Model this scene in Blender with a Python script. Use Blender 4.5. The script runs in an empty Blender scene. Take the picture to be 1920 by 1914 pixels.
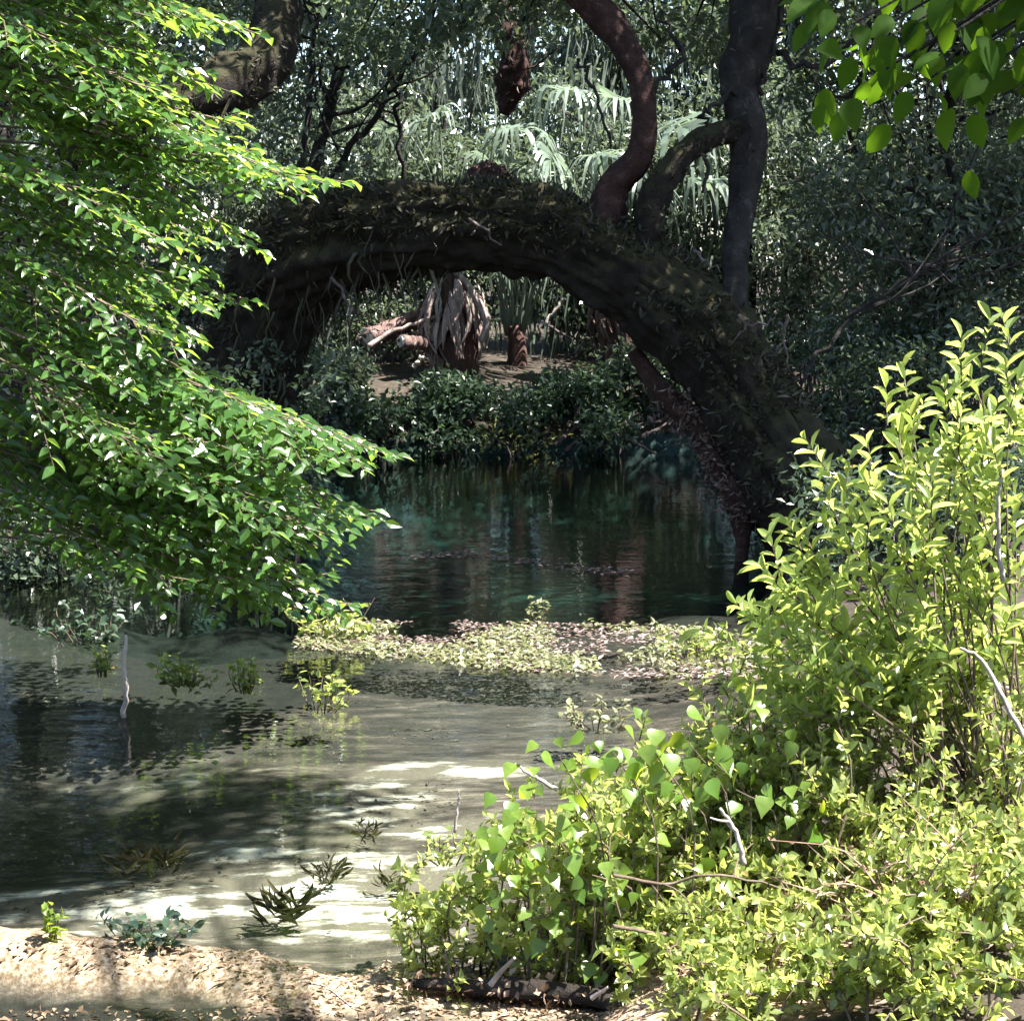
import bpy, math, random
import numpy as np
from mathutils import Vector, Matrix

R = math.radians
rng = np.random.default_rng(11)
random.seed(5)
sc = bpy.context.scene
col = sc.collection

# ------------------------------------------------------------------ camera
F = 3140.0                       # focal length in pixels of the 1920 px wide photograph
PITCH = R(8.57)
CAM = np.array([0.0, 0.0, 2.6])
cd = bpy.data.cameras.new('camera')
cd.sensor_fit = 'HORIZONTAL'; cd.sensor_width = 36.0; cd.lens = 36.0 * F / 1920.0
cd.clip_start = 0.05; cd.clip_end = 2000.0
cam = bpy.data.objects.new('camera', cd); col.objects.link(cam)
cam.location = CAM; cam.rotation_euler = (R(90) - PITCH, 0, 0)
sc.camera = cam

# ------------------------------------------------------------------ sky, sun, exposure
SUN_EL, SUN_AZ = R(62), R(105)    # azimuth to the right of the viewing direction
w = bpy.data.worlds.new('World'); sc.world = w; w.use_nodes = True
nt = w.node_tree
sky = nt.nodes.new('ShaderNodeTexSky'); sky.sky_type = 'NISHITA'; sky.sun_disc = False
sky.sun_elevation = SUN_EL; sky.sun_rotation = SUN_AZ
bg = nt.nodes['Background']; bg.inputs['Strength'].default_value = 0.065
nt.links.new(sky.outputs[0], bg.inputs['Color'])
S = Vector((math.sin(SUN_AZ) * math.cos(SUN_EL), math.cos(SUN_AZ) * math.cos(SUN_EL), math.sin(SUN_EL)))
sl = bpy.data.lights.new('sun', 'SUN'); sl.energy = 5.0; sl.angle = R(0.5); sl.color = (1.0, 0.96, 0.88)
so = bpy.data.objects.new('sun', sl); col.objects.link(so); so.location = (4, 12, 25)
so.rotation_euler = (-S).to_track_quat('-Z', 'Y').to_euler()
vs = sc.view_settings
vs.view_transform = 'Standard'; vs.look = 'None'; vs.exposure = 2.8; vs.gamma = 1.0; vs.use_curve_mapping = False
sc.render.engine = 'CYCLES'
cy = sc.cycles
cy.max_bounces = 6; cy.diffuse_bounces = 3; cy.glossy_bounces = 3; cy.transmission_bounces = 4
cy.transparent_max_bounces = 12; cy.caustics_reflective = False; cy.caustics_refractive = False
cy.use_denoising = True
cy.sample_clamp_indirect = 6.0

# ------------------------------------------------------------------ pixel helpers
cp, sp_ = math.cos(PITCH), math.sin(PITCH)
def ray(px, py):
    u = (px - 960.0) / F; v = (957.0 - py) / F
    return np.array([u, cp + v * sp_, -sp_ + v * cp])
def PX(px, py, y):                # the point seen at a pixel, y metres in front of the camera
    d = ray(px, py); return CAM + d * (y / d[1])
def GP(px, py, z=0.0):            # the point seen at a pixel on the level z
    d = ray(px, py); return CAM + d * ((z - CAM[2]) / d[2])
def project(P):
    Q = np.asarray(P, float) - CAM
    fw = Q[:, 1] * cp - Q[:, 2] * sp_; up = Q[:, 1] * sp_ + Q[:, 2] * cp
    fw = np.maximum(fw, 1e-3)
    return 960 + F * Q[:, 0] / fw, 957 - F * up / fw, fw

# ------------------------------------------------------------------ noise
def vnoise(P, scale=1.0, seed=0):
    P = np.asarray(P, float) * scale + seed * 17.13
    i = np.floor(P).astype(np.int64); f = P - i; f = f * f * (3 - 2 * f)
    def h(a, b, c):
        n = (a * 374761393 + b * 668265263 + c * 2147483647 + seed * 974711) & 0x7fffffff
        n = ((n ^ (n >> 13)) * 1274126177) & 0x7fffffff
        return ((n ^ (n >> 16)) & 0xffff) / 65535.0
    x, y, z = i[:, 0], i[:, 1], i[:, 2]; fx, fy, fz = f[:, 0], f[:, 1], f[:, 2]
    def lx(b, c): return h(x, b, c) * (1 - fx) + h(x + 1, b, c) * fx
    def ly(c): return lx(y, c) * (1 - fy) + lx(y + 1, c) * fy
    return ly(z) * (1 - fz) + ly(z + 1) * fz
def fbm(P, scale, seed=0, o=3):
    s = 0; a = 0.5
    for k in range(o):
        s = s + a * (vnoise(P, scale * 2 ** k, seed + k) - 0.5); a *= 0.55
    return s

# ------------------------------------------------------------------ mesh and object helpers
BASE = {}
def new_mesh(name, V, faces, mat, attrs=None, smooth=False):
    V = np.asarray(V, np.float32).reshape(-1, 3)
    me = bpy.data.meshes.new(name)
    fl = [np.asarray(f, np.int32) for f in faces if len(f)]
    me.vertices.add(len(V)); me.vertices.foreach_set('co', V.ravel())
    loops = np.concatenate([f.ravel() for f in fl]); tot = np.concatenate([np.full(len(f), f.shape[1], np.int32) for f in fl])
    start = np.concatenate([[0], np.cumsum(tot)[:-1]]).astype(np.int32)
    me.loops.add(len(loops)); me.loops.foreach_set('vertex_index', loops)
    me.polygons.add(len(tot)); me.polygons.foreach_set('loop_start', start)
    me.polygons.foreach_set('use_smooth', np.full(len(tot), smooth))
    if attrs:
        for k, v in attrs.items():
            a = me.attributes.new(k, 'FLOAT', 'POINT'); a.data.foreach_set('value', np.asarray(v, np.float32))
    me.update(calc_edges=True); me.validate()
    if mat: me.materials.append(mat)
    return me
def props(o, label=None, cat=None, group=None, kind=None):
    if label: o['label'] = label
    if cat: o['category'] = cat
    if group: o['group'] = group
    if kind: o['kind'] = kind
    return o
def thing(name, base, label, cat, group=None, kind=None):
    o = bpy.data.objects.new(name, None); col.objects.link(o); o.location = base; o.empty_display_size = 0.2
    BASE[o] = np.array(base, float); return props(o, label, cat, group, kind)
def obj(name, V, faces, mat, parent=None, attrs=None, smooth=False, kind=None, label=None, cat=None, base=None):
    b = BASE[parent] if parent else (np.asarray(base, float) if base is not None else np.zeros(3))
    me = new_mesh(name, np.asarray(V, float) - b, faces, mat, attrs, smooth)
    o = bpy.data.objects.new(name, me); col.objects.link(o)
    if parent: o.parent = parent
    else: o.location = b
    BASE[o] = b
    return props(o, label, cat, None, kind)

def nrm(a): return a / np.maximum(np.linalg.norm(a, axis=-1, keepdims=True), 1e-9)
def catmull(P, n):
    P = np.asarray(P, float); m = len(P)
    Q = np.vstack([2 * P[0] - P[1], P, 2 * P[-1] - P[-2]])
    t = np.linspace(0, m - 1 - 1e-6, n); i = np.floor(t).astype(int); f = (t - i)[:, None]
    a, b, c, d = Q[i], Q[i + 1], Q[i + 2], Q[i + 3]
    return 0.5 * (2 * b + (c - a) * f + (2 * a - 5 * b + 4 * c - d) * f ** 2 + (3 * b - a - 3 * c + d) * f ** 3)
def tube(P, rad, k=6, cap=True):
    """tube along the points P with radius rad; returns V, quads, tris"""
    P = np.asarray(P, float); n = len(P); rad = np.broadcast_to(np.asarray(rad, float), (n,))
    T = nrm(np.gradient(P, axis=0))
    ref = np.array([0, 0, 1.0]) if abs(T[n // 2][2]) < 0.8 else np.array([0, 1.0, 0])
    A = nrm(np.cross(T, ref)); B = np.cross(A, T)
    th = np.arange(k) * 2 * math.pi / k
    V = P[:, None] + rad[:, None, None] * (np.cos(th)[None, :, None] * A[:, None] + np.sin(th)[None, :, None] * B[:, None])
    i = np.arange(n - 1)[:, None]; j = np.arange(k)[None]; j2 = (j + 1) % k
    q = np.stack([i * k + j, i * k + j2, (i + 1) * k + j2, (i + 1) * k + j], -1).reshape(-1, 4)
    V = V.reshape(-1, 3); tr = []
    if cap:
        V = np.vstack([V, P[:1], P[-1:]]); a, b = len(V) - 2, len(V) - 1
        for s in range(k):
            tr.append([a, (s + 1) % k, s]); tr.append([b, (n - 1) * k + s, (n - 1) * k + (s + 1) % k])
    return V, q, np.array(tr, int).reshape(-1, 3)
def tubes(items, k=5):
    Vs, Q, T, o = [], [], [], 0
    for P, r in items:
        V, q, t = tube(P, r, k); Vs.append(V); Q.append(q + o); T.append(t + o); o += len(V)
    return np.vstack(Vs), np.vstack(Q), np.vstack(T)
def bark_tube(P, rad, k, n, amp=0.08, scale=3.0, seed=1, ridge=0.02):
    """thick limb with an uneven, ridged surface"""
    C = catmull(P, n); r = np.interp(np.linspace(0, 1, n), np.linspace(0, 1, len(rad)), rad)
    V, q, t = tube(C, r, k)
    cen = np.vstack([np.repeat(C, k, 0), C[:1], C[-1:]]); rr = np.concatenate([np.repeat(r, k), [1, 1]])
    d = V - cen
    f = 1 + amp * 2 * fbm(V, scale, seed, 3)
    th = np.tile(np.arange(k) * 2 * math.pi / k, n); s = np.repeat(np.linspace(0, 1, n), k) * 9
    wob = vnoise(np.stack([np.cos(th) * 4, np.sin(th) * 4, s], 1), 1.6, seed + 5)
    f[:-2] += ridge * 8 * (wob - 0.5)
    return cen + d * f[:, None], q, t

# ------------------------------------------------------------------ leaf shapes
def tpl(pts, mid, curl=0.0, fold=0.12):
    """leaf outline as half widths at stations; returns verts (u, v, w) and triangles"""
    V = [(0, 0, 0)]; L, C, Rr = [], [], []
    for u, h in pts:
        zc = -curl * u * u
        L.append(len(V)); V.append((u, -h, zc + fold * h))
        C.append(len(V)); V.append((u, 0, zc))
        Rr.append(len(V)); V.append((u, h, zc + fold * h))
    tip = len(V); V.append((1, 0, -curl))
    T = [(0, L[0], C[0]), (0, C[0], Rr[0])]
    for a in range(len(pts) - 1):
        T += [(L[a], L[a + 1], C[a + 1]), (L[a], C[a + 1], C[a]), (C[a], C[a + 1], Rr[a + 1]), (C[a], Rr[a + 1], Rr[a])]
    T += [(L[-1], tip, C[-1]), (C[-1], tip, Rr[-1])]
    return np.array(V, float), np.array(T, int)
LEAF = {
    'oval': tpl([(0.18, 0.32), (0.42, 0.5), (0.72, 0.3)], True, 0.16, 0.25),
    'narrow': tpl([(0.25, 0.36), (0.55, 0.5), (0.82, 0.33)], True, 0.15, 0.35),
    'broad': tpl([(0.12, 0.3), (0.28, 0.45), (0.45, 0.5), (0.62, 0.43), (0.78, 0.28), (0.9, 0.13)], True, 0.22, 0.22),
    'heart': tpl([(0.04, 0.3), (0.13, 0.46), (0.3, 0.5), (0.5, 0.38), (0.7, 0.2), (0.86, 0.08)], True, 0.22, 0.2),
    'quad': (np.array([(0, 0, 0), (0.5, -0.5, 0.1), (1, 0, -0.06), (0.5, 0.5, 0.1)], float), np.array([(0, 1, 2), (0, 2, 3)])),
}
def frames(D, N):
    D = nrm(D); B = nrm(np.cross(N, D)); N2 = np.cross(D, B); return D, B, N2
def leaf_mesh(P, D, N, L, W, shape):
    tv, tt = LEAF[shape]; n = len(P); m = len(tv)
    D, B, N2 = frames(D, N)
    V = P[:, None] + tv[None, :, 0, None] * (L[:, None] * D)[:, None] + tv[None, :, 1, None] * (W[:, None] * B)[:, None] \
        + tv[None, :, 2, None] * (L[:, None] * N2)[:, None]
    T = (tt[None] + (np.arange(n) * m)[:, None, None]).reshape(-1, 3)
    return V.reshape(-1, 3), T, np.repeat(rng.random(n), m)
class Leaves:
    """collects leaves of one plant; the best seen ones become objects, the rest one mesh"""
    def __init__(s): s.P, s.D, s.N, s.L, s.W = [], [], [], [], []
    def add(s, P, D, N, L, W):
        P = np.atleast_2d(P); n = len(P)
        s.P.append(P); s.D.append(np.broadcast_to(D, (n, 3))); s.N.append(np.broadcast_to(N, (n, 3)))
        s.L.append(np.broadcast_to(L, (n,))); s.W.append(np.broadcast_to(W, (n,)))
    def arrays(s): return [np.concatenate(a) for a in (s.P, s.D, s.N, s.L, s.W)]
    def build(s, parent, mat, shape, singles=300, name='leaf', rest='foliage'):
        P, D, N, L, W = s.arrays(); n = len(P)
        pick = np.zeros(n, bool)
        if singles:
            x, y, d = project(P)
            score = L * W / d ** 2 * ((x > 0) & (x < 1920) & (y > 0) & (y < 1914)) * (0.5 + rng.random(n))
            pick[np.argsort(-score)[:singles]] = True
            tv, tt = LEAF[shape]
            ml, mw = float(np.mean(L)), float(np.mean(W))
            me = new_mesh(name, tv * np.array([ml, mw, ml]), [tt], mat, smooth=True)
            Dn, B, N2 = frames(D, N); b = BASE[parent]
            for i in np.nonzero(pick)[0]:
                o = bpy.data.objects.new(name, me); col.objects.link(o); o.parent = parent
                sx, sy = L[i] / ml, W[i] / mw
                M = np.eye(4); M[:3, 0] = Dn[i] * sx; M[:3, 1] = B[i] * sy; M[:3, 2] = N2[i] * sx; M[:3, 3] = P[i] - b
                o.matrix_basis = Matrix(M.tolist())
        k = ~pick
        if k.any():
            V, T, r = leaf_mesh(P[k], D[k], N[k], L[k], W[k], shape)
            obj(rest, V, [T], mat, parent, {'rnd': r}, kind='stuff')

# ------------------------------------------------------------------ materials
def mat_new(name):
    m = bpy.data.materials.new(name); m.use_nodes = True; n = m.node_tree
    for x in list(n.nodes): n.nodes.remove(x)
    return m, n, n.nodes.new('ShaderNodeOutputMaterial')
def nd(n, t, **kw):
    x = n.nodes.new(t)
    for k, v in kw.items():
        if k.startswith('i_'): x.inputs[k[2:].replace('_', ' ')].default_value = v
        else: setattr(x, k, v)
    return x
def ramp(n, src, stops):
    r = n.nodes.new('ShaderNodeValToRGB'); e = r.color_ramp.elements
    while len(e) < len(stops): e.new(0.5)
    for i, (p, c) in enumerate(stops): e[i].position = p; e[i].color = (*c, 1)
    n.links.new(src, r.inputs[0]); return r.outputs[0]
def mixc(n, f, a, b):
    m = n.nodes.new('ShaderNodeMix'); m.data_type = 'RGBA'
    for s, v in ((m.inputs[0], f), (m.inputs[6], a), (m.inputs[7], b)):
        if hasattr(v, 'node'): n.links.new(v, s)
        elif isinstance(v, tuple): s.default_value = (*v, 1)
        else: s.default_value = v
    return m.outputs[2]
def leaf_mat(name, dark, light, trans, tfac=0.4, rough=0.38, odd=None, spec=0.5):
    m, n, out = mat_new(name)
    at = nd(n, 'ShaderNodeAttribute', attribute_name='rnd'); oi = n.nodes.new('ShaderNodeObjectInfo')
    ad = nd(n, 'ShaderNodeMath', operation='ADD'); n.links.new(at.outputs['Fac'], ad.inputs[0]); n.links.new(oi.outputs['Random'], ad.inputs[1])
    fr = nd(n, 'ShaderNodeMath', operation='FRACT'); n.links.new(ad.outputs[0], fr.inputs[0])
    st = [(0.0, dark), (0.75, light)] + ([(0.984, light), (0.992, odd)] if odd else [])
    c = ramp(n, fr.outputs[0], st)
    tc = n.nodes.new('ShaderNodeTexCoord')
    no = nd(n, 'ShaderNodeTexNoise', i_Scale=55.0, i_Detail=2.0); n.links.new(tc.outputs['Object'], no.inputs['Vector'])
    c = mixc(n, ramp(n, no.outputs['Fac'], [(0.35, (0, 0, 0)), (0.75, (0.45, 0.45, 0.45))]), c, tuple(x * 0.6 for x in dark))
    p = nd(n, 'ShaderNodeBsdfPrincipled', i_Roughness=rough); p.inputs['Specular IOR Level'].default_value = spec
    n.links.new(c, p.inputs['Base Color'])
    t = n.nodes.new('ShaderNodeBsdfTranslucent')
    n.links.new(mixc(n, fr.outputs[0], trans, tuple(x * 0.7 for x in trans)), t.inputs['Color'])
    mx = n.nodes.new('ShaderNodeMixShader'); mx.inputs[0].default_value = tfac
    n.links.new(p.outputs[0], mx.inputs[1]); n.links.new(t.outputs[0], mx.inputs[2]); n.links.new(mx.outputs[0], out.inputs[0])
    return m
def bark_mat(name, dark, mid, light, moss=None, scale=6.0, stretch=(1, 1, 1), bump=0.6, mosslvl=0.5):
    m, n, out = mat_new(name)
    tc = n.nodes.new('ShaderNodeTexCoord'); mp = n.nodes.new('ShaderNodeMapping'); mp.inputs['Scale'].default_value = stretch
    n.links.new(tc.outputs['Object'], mp.inputs[0])
    a = nd(n, 'ShaderNodeTexNoise', i_Scale=scale, i_Detail=8.0, i_Roughness=0.7); n.links.new(mp.outputs[0], a.inputs['Vector'])
    b = nd(n, 'ShaderNodeTexNoise', i_Scale=scale * 5, i_Detail=5.0, i_Roughness=0.7); n.links.new(mp.outputs[0], b.inputs['Vector'])
    c = ramp(n, a.outputs['Fac'], [(0.3, dark), (0.55, mid), (0.75, light)])
    if moss:
        g = n.nodes.new('ShaderNodeNewGeometry'); sx = n.nodes.new('ShaderNodeSeparateXYZ'); n.links.new(g.outputs['Normal'], sx.inputs[0])
        s = nd(n, 'ShaderNodeMath', operation='MULTIPLY_ADD'); n.links.new(sx.outputs['Z'], s.inputs[0]); s.inputs[1].default_value = 0.35; n.links.new(a.outputs['Fac'], s.inputs[2])
        c = mixc(n, ramp(n, s.outputs[0], [(mosslvl, (0, 0, 0)), (mosslvl + 0.22, (0.85, 0.85, 0.85))]), c, moss)
    p = nd(n, 'ShaderNodeBsdfPrincipled', i_Roughness=0.9); p.inputs['Specular IOR Level'].default_value = 0.2
    n.links.new(c, p.inputs['Base Color'])
    bp = nd(n, 'ShaderNodeBump', i_Strength=bump, i_Distance=0.03); n.links.new(b.outputs['Fac'], bp.inputs['Height']); n.links.new(bp.outputs[0], p.inputs['Normal'])
    n.links.new(p.outputs[0], out.inputs[0]); return m

M = {}
M['left_leaf'] = leaf_mat('broad_green_leaf', (0.018, 0.05, 0.012), (0.055, 0.115, 0.026), (0.34, 0.55, 0.06), 0.4, 0.26)
M['lime_leaf'] = leaf_mat('yellow_green_leaf', (0.06, 0.105, 0.024), (0.17, 0.21, 0.065), (0.64, 0.76, 0.17), 0.48, 0.3, (0.2, 0.13, 0.04))
M['low_leaf'] = leaf_mat('pale_green_leaf', (0.045, 0.08, 0.02), (0.19, 0.22, 0.075), (0.68, 0.77, 0.18), 0.46, 0.3, (0.3, 0.2, 0.08))
M['vine_leaf'] = leaf_mat('vine_leaf', (0.05, 0.11, 0.015), (0.12, 0.18, 0.03), (0.5, 0.62, 0.04), 0.45, 0.33)
M['over_leaf'] = leaf_mat('overhang_leaf', (0.012, 0.03, 0.006), (0.03, 0.065, 0.01), (0.13, 0.25, 0.01), 0.5, 0.6, spec=0.04)
M['oak_leaf'] = leaf_mat('dark_oak_leaf', (0.032, 0.052, 0.032), (0.065, 0.092, 0.055), (0.1, 0.15, 0.06), 0.28, 0.28)
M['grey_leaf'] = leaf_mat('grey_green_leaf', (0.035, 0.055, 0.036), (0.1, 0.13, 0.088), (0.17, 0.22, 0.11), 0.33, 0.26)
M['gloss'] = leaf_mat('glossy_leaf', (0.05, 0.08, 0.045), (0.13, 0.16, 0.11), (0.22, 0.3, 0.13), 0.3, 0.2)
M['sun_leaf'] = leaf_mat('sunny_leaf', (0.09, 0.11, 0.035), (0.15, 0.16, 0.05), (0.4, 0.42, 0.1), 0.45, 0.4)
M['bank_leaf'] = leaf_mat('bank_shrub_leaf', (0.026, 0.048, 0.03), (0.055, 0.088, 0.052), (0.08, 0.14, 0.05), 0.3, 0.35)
M['fern'] = leaf_mat('resurrection_fern', (0.018, 0.017, 0.009), (0.04, 0.038, 0.018), (0.04, 0.045, 0.012), 0.2, 0.6, (0.16, 0.15, 0.12))
M['frond'] = leaf_mat('palm_frond', (0.1, 0.14, 0.11), (0.17, 0.21, 0.17), (0.24, 0.32, 0.2), 0.35, 0.3)
M['dry'] = leaf_mat('dry_leaf', (0.16, 0.1, 0.07), (0.3, 0.21, 0.15), (0.2, 0.12, 0.06), 0.25, 0.6)
M['dryd'] = leaf_mat('dark_dry_leaf', (0.06, 0.035, 0.028), (0.13, 0.085, 0.07), (0.08, 0.045, 0.03), 0.2, 0.6, (0.3, 0.25, 0.22))
M['litter'] = leaf_mat('leaf_litter', (0.09, 0.055, 0.035), (0.32, 0.22, 0.15), (0.2, 0.12, 0.06), 0.2, 0.6, (0.5, 0.42, 0.36))
M['mat_leaf'] = leaf_mat('floating_weed_leaf', (0.08, 0.09, 0.04), (0.21, 0.21, 0.12), (0.33, 0.36, 0.14), 0.3, 0.4, (0.4, 0.28, 0.27))
M['sunk'] = leaf_mat('sunken_leaf', (0.04, 0.032, 0.02), (0.11, 0.085, 0.055), (0.05, 0.04, 0.02), 0.1, 0.7)
M['matd'] = leaf_mat('mat_debris', (0.08, 0.055, 0.046), (0.24, 0.175, 0.16), (0.2, 0.14, 0.11), 0.2, 0.5, (0.5, 0.44, 0.44))
M['water_weed'] = leaf_mat('water_weed', (0.03, 0.025, 0.01), (0.07, 0.055, 0.02), (0.08, 0.06, 0.02), 0.3, 0.5)
M['moss'] = leaf_mat('hanging_moss', (0.08, 0.1, 0.08), (0.14, 0.17, 0.135), (0.1, 0.13, 0.09), 0.35, 0.8, spec=0.1)
M['oak_bark'] = bark_mat('oak_bark', (0.005, 0.004, 0.003), (0.017, 0.013, 0.011), (0.055, 0.046, 0.04), (0.03, 0.028, 0.012), 6.0, bump=1.0)
M['limb_bark'] = bark_mat('limb_bark', (0.012, 0.006, 0.005), (0.045, 0.023, 0.02), (0.12, 0.08, 0.072), None, 7.0, bump=1.0)
M['grey_bark'] = bark_mat('grey_bark', (0.008, 0.007, 0.007), (0.03, 0.026, 0.025), (0.09, 0.085, 0.082), None, 6.0, bump=1.0)
M['twig'] = bark_mat('twig_bark', (0.05, 0.035, 0.025), (0.1, 0.075, 0.055), (0.19, 0.16, 0.13), None, 9.0, bump=0.3)
M['bramble'] = bark_mat('dry_bramble', (0.11, 0.06, 0.04), (0.22, 0.14, 0.1), (0.36, 0.27, 0.21), None, 9.0, bump=0.3)
M['pale_twig'] = bark_mat('pale_dead_wood', (0.16, 0.13, 0.11), (0.3, 0.26, 0.23), (0.45, 0.42, 0.38), None, 8.0, bump=0.4)
M['palm_wood'] = bark_mat('palm_boot', (0.1, 0.07, 0.062), (0.29, 0.225, 0.205), (0.5, 0.43, 0.405), None, 4.0, (3, 3, 0.5), 0.9)
M['palm_dark'] = bark_mat('palm_fibre', (0.03, 0.016, 0.014), (0.09, 0.05, 0.042), (0.2, 0.13, 0.11), None, 5.0, (4, 4, 0.5), 1.0)
M['palm_red'] = bark_mat('reddish_palm_fibre', (0.05, 0.03, 0.027), (0.13, 0.085, 0.077), (0.25, 0.185, 0.17), None, 4.0, (3, 3, 0.5), 0.9)
M['cut_wood'] = bark_mat('cut_log_end', (0.2, 0.19, 0.16), (0.4, 0.38, 0.34), (0.55, 0.53, 0.5), None, 12.0, bump=0.4)
M['drift'] = bark_mat('driftwood', (0.035, 0.027, 0.026), (0.09, 0.07, 0.068), (0.2, 0.17, 0.165), None, 7.0, bump=0.5)
M['log'] = bark_mat('wet_log', (0.006, 0.005, 0.004), (0.02, 0.015, 0.012), (0.08, 0.062, 0.05), None, 5.0, bump=0.9)

def ground_mat():
    m, n, out = mat_new('spring_bed')
    tc = n.nodes.new('ShaderNodeTexCoord')
    def at(k): return nd(n, 'ShaderNodeAttribute', attribute_name=k).outputs['Fac']
    def noise(s, d=5, ro=0.6):
        x = nd(n, 'ShaderNodeTexNoise', i_Scale=s, i_Detail=float(d), i_Roughness=ro); n.links.new(tc.outputs['Object'], x.inputs['Vector']); return x.outputs['Fac']
    n1, n2, n3 = noise(1.7), noise(9, 6, 0.7), noise(38, 4, 0.7)
    soil = ramp(n, n2, [(0.3, (0.014, 0.011, 0.008)), (0.55, (0.032, 0.024, 0.017)), (0.75, (0.075, 0.055, 0.04))])
    sunlit_sand = ramp(n, n2, [(0.3, (0.24, 0.21, 0.165)), (0.48, (0.42, 0.385, 0.32)), (0.66, (0.52, 0.49, 0.43))])
    muck_shade = mixc(n, at('pool'), ramp(n, n2, [(0.3, (0.003, 0.003, 0.002)), (0.7, (0.013, 0.012, 0.008))]), ramp(n, n2, [(0.3, (0.005, 0.013, 0.012)), (0.7, (0.024, 0.055, 0.05))]))
    lit = ramp(n, n3, [(0.32, (0.07, 0.045, 0.025)), (0.45, (0.2, 0.135, 0.085)), (0.56, (0.33, 0.25, 0.18)), (0.7, (0.5, 0.43, 0.37))])
    def rough_mask(src, k=0.6):
        a = nd(n, 'ShaderNodeMath', operation='MULTIPLY_ADD'); n.links.new(n1, a.inputs[0]); a.inputs[1].default_value = k; n.links.new(src, a.inputs[2])
        b = nd(n, 'ShaderNodeMath', operation='MULTIPLY_ADD'); n.links.new(n2, b.inputs[0]); b.inputs[1].default_value = k * 0.7; n.links.new(a.outputs[0], b.inputs[2])
        return ramp(n, b.outputs[0], [(0.5 + k * 0.72, (0, 0, 0)), (0.62 + k * 0.78, (1, 1, 1))])
    def rm(src):   # mask edge roughened by noise, 0.5 is the border
        a = nd(n, 'ShaderNodeMath', operation='ADD'); n.links.new(n1, a.inputs[0]); n.links.new(n2, a.inputs[1])
        b = nd(n, 'ShaderNodeMath', operation='MULTIPLY_ADD'); n.links.new(a.outputs[0], b.inputs[0]); b.inputs[1].default_value = 0.55; n.links.new(src, b.inputs[2])
        c = nd(n, 'ShaderNodeMath', operation='SUBTRACT'); n.links.new(b.outputs[0], c.inputs[0]); c.inputs[1].default_value = 0.55
        return ramp(n, c.outputs[0], [(0.33, (0, 0, 0)), (0.67, (1, 1, 1))])
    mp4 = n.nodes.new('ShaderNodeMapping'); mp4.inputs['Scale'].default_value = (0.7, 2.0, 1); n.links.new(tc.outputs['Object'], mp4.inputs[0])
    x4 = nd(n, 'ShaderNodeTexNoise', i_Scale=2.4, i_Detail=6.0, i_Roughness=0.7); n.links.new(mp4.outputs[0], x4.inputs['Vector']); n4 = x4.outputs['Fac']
    sunlit_sand = mixc(n, ramp(n, n4, [(0.42, (0, 0, 0)), (0.5, (0.95, 0.95, 0.95))]), sunlit_sand, (0.07, 0.057, 0.04))
    mps = n.nodes.new('ShaderNodeMapping'); mps.inputs['Scale'].default_value = (0.8, 3.2, 1); n.links.new(tc.outputs['Object'], mps.inputs[0])
    xs_ = nd(n, 'ShaderNodeTexNoise', i_Scale=3.2, i_Detail=8.0, i_Roughness=0.75); n.links.new(mps.outputs[0], xs_.inputs['Vector']); ns = xs_.outputs['Fac']
    bed = ramp(n, ns, [(0.34, (0.01, 0.008, 0.006)), (0.47, (0.034, 0.027, 0.02)), (0.57, (0.075, 0.06, 0.046)), (0.68, (0.22, 0.185, 0.15))])
    mud = ramp(n, ns, [(0.33, (0.008, 0.007, 0.005)), (0.46, (0.017, 0.014, 0.011)), (0.58, (0.045, 0.035, 0.028)), (0.7, (0.15, 0.12, 0.1))])
    c = mixc(n, rm(at('bed')), soil, bed)
    c = mixc(n, rm(at('sunlit_sand')), c, sunlit_sand)
    c = mixc(n, rm(at('mud')), c, mud)
    c = mixc(n, rm(at('muck_shade')), c, muck_shade)
    c = mixc(n, rm(at('litter')), c, lit)
    p = nd(n, 'ShaderNodeBsdfPrincipled', i_Roughness=0.85); p.inputs['Specular IOR Level'].default_value = 0.3
    n.links.new(c, p.inputs['Base Color'])
    bp = nd(n, 'ShaderNodeBump', i_Strength=0.5, i_Distance=0.03); n.links.new(n3, bp.inputs['Height']); n.links.new(bp.outputs[0], p.inputs['Normal'])
    n.links.new(p.outputs[0], out.inputs[0]); return m
M['ground'] = ground_mat()
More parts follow.
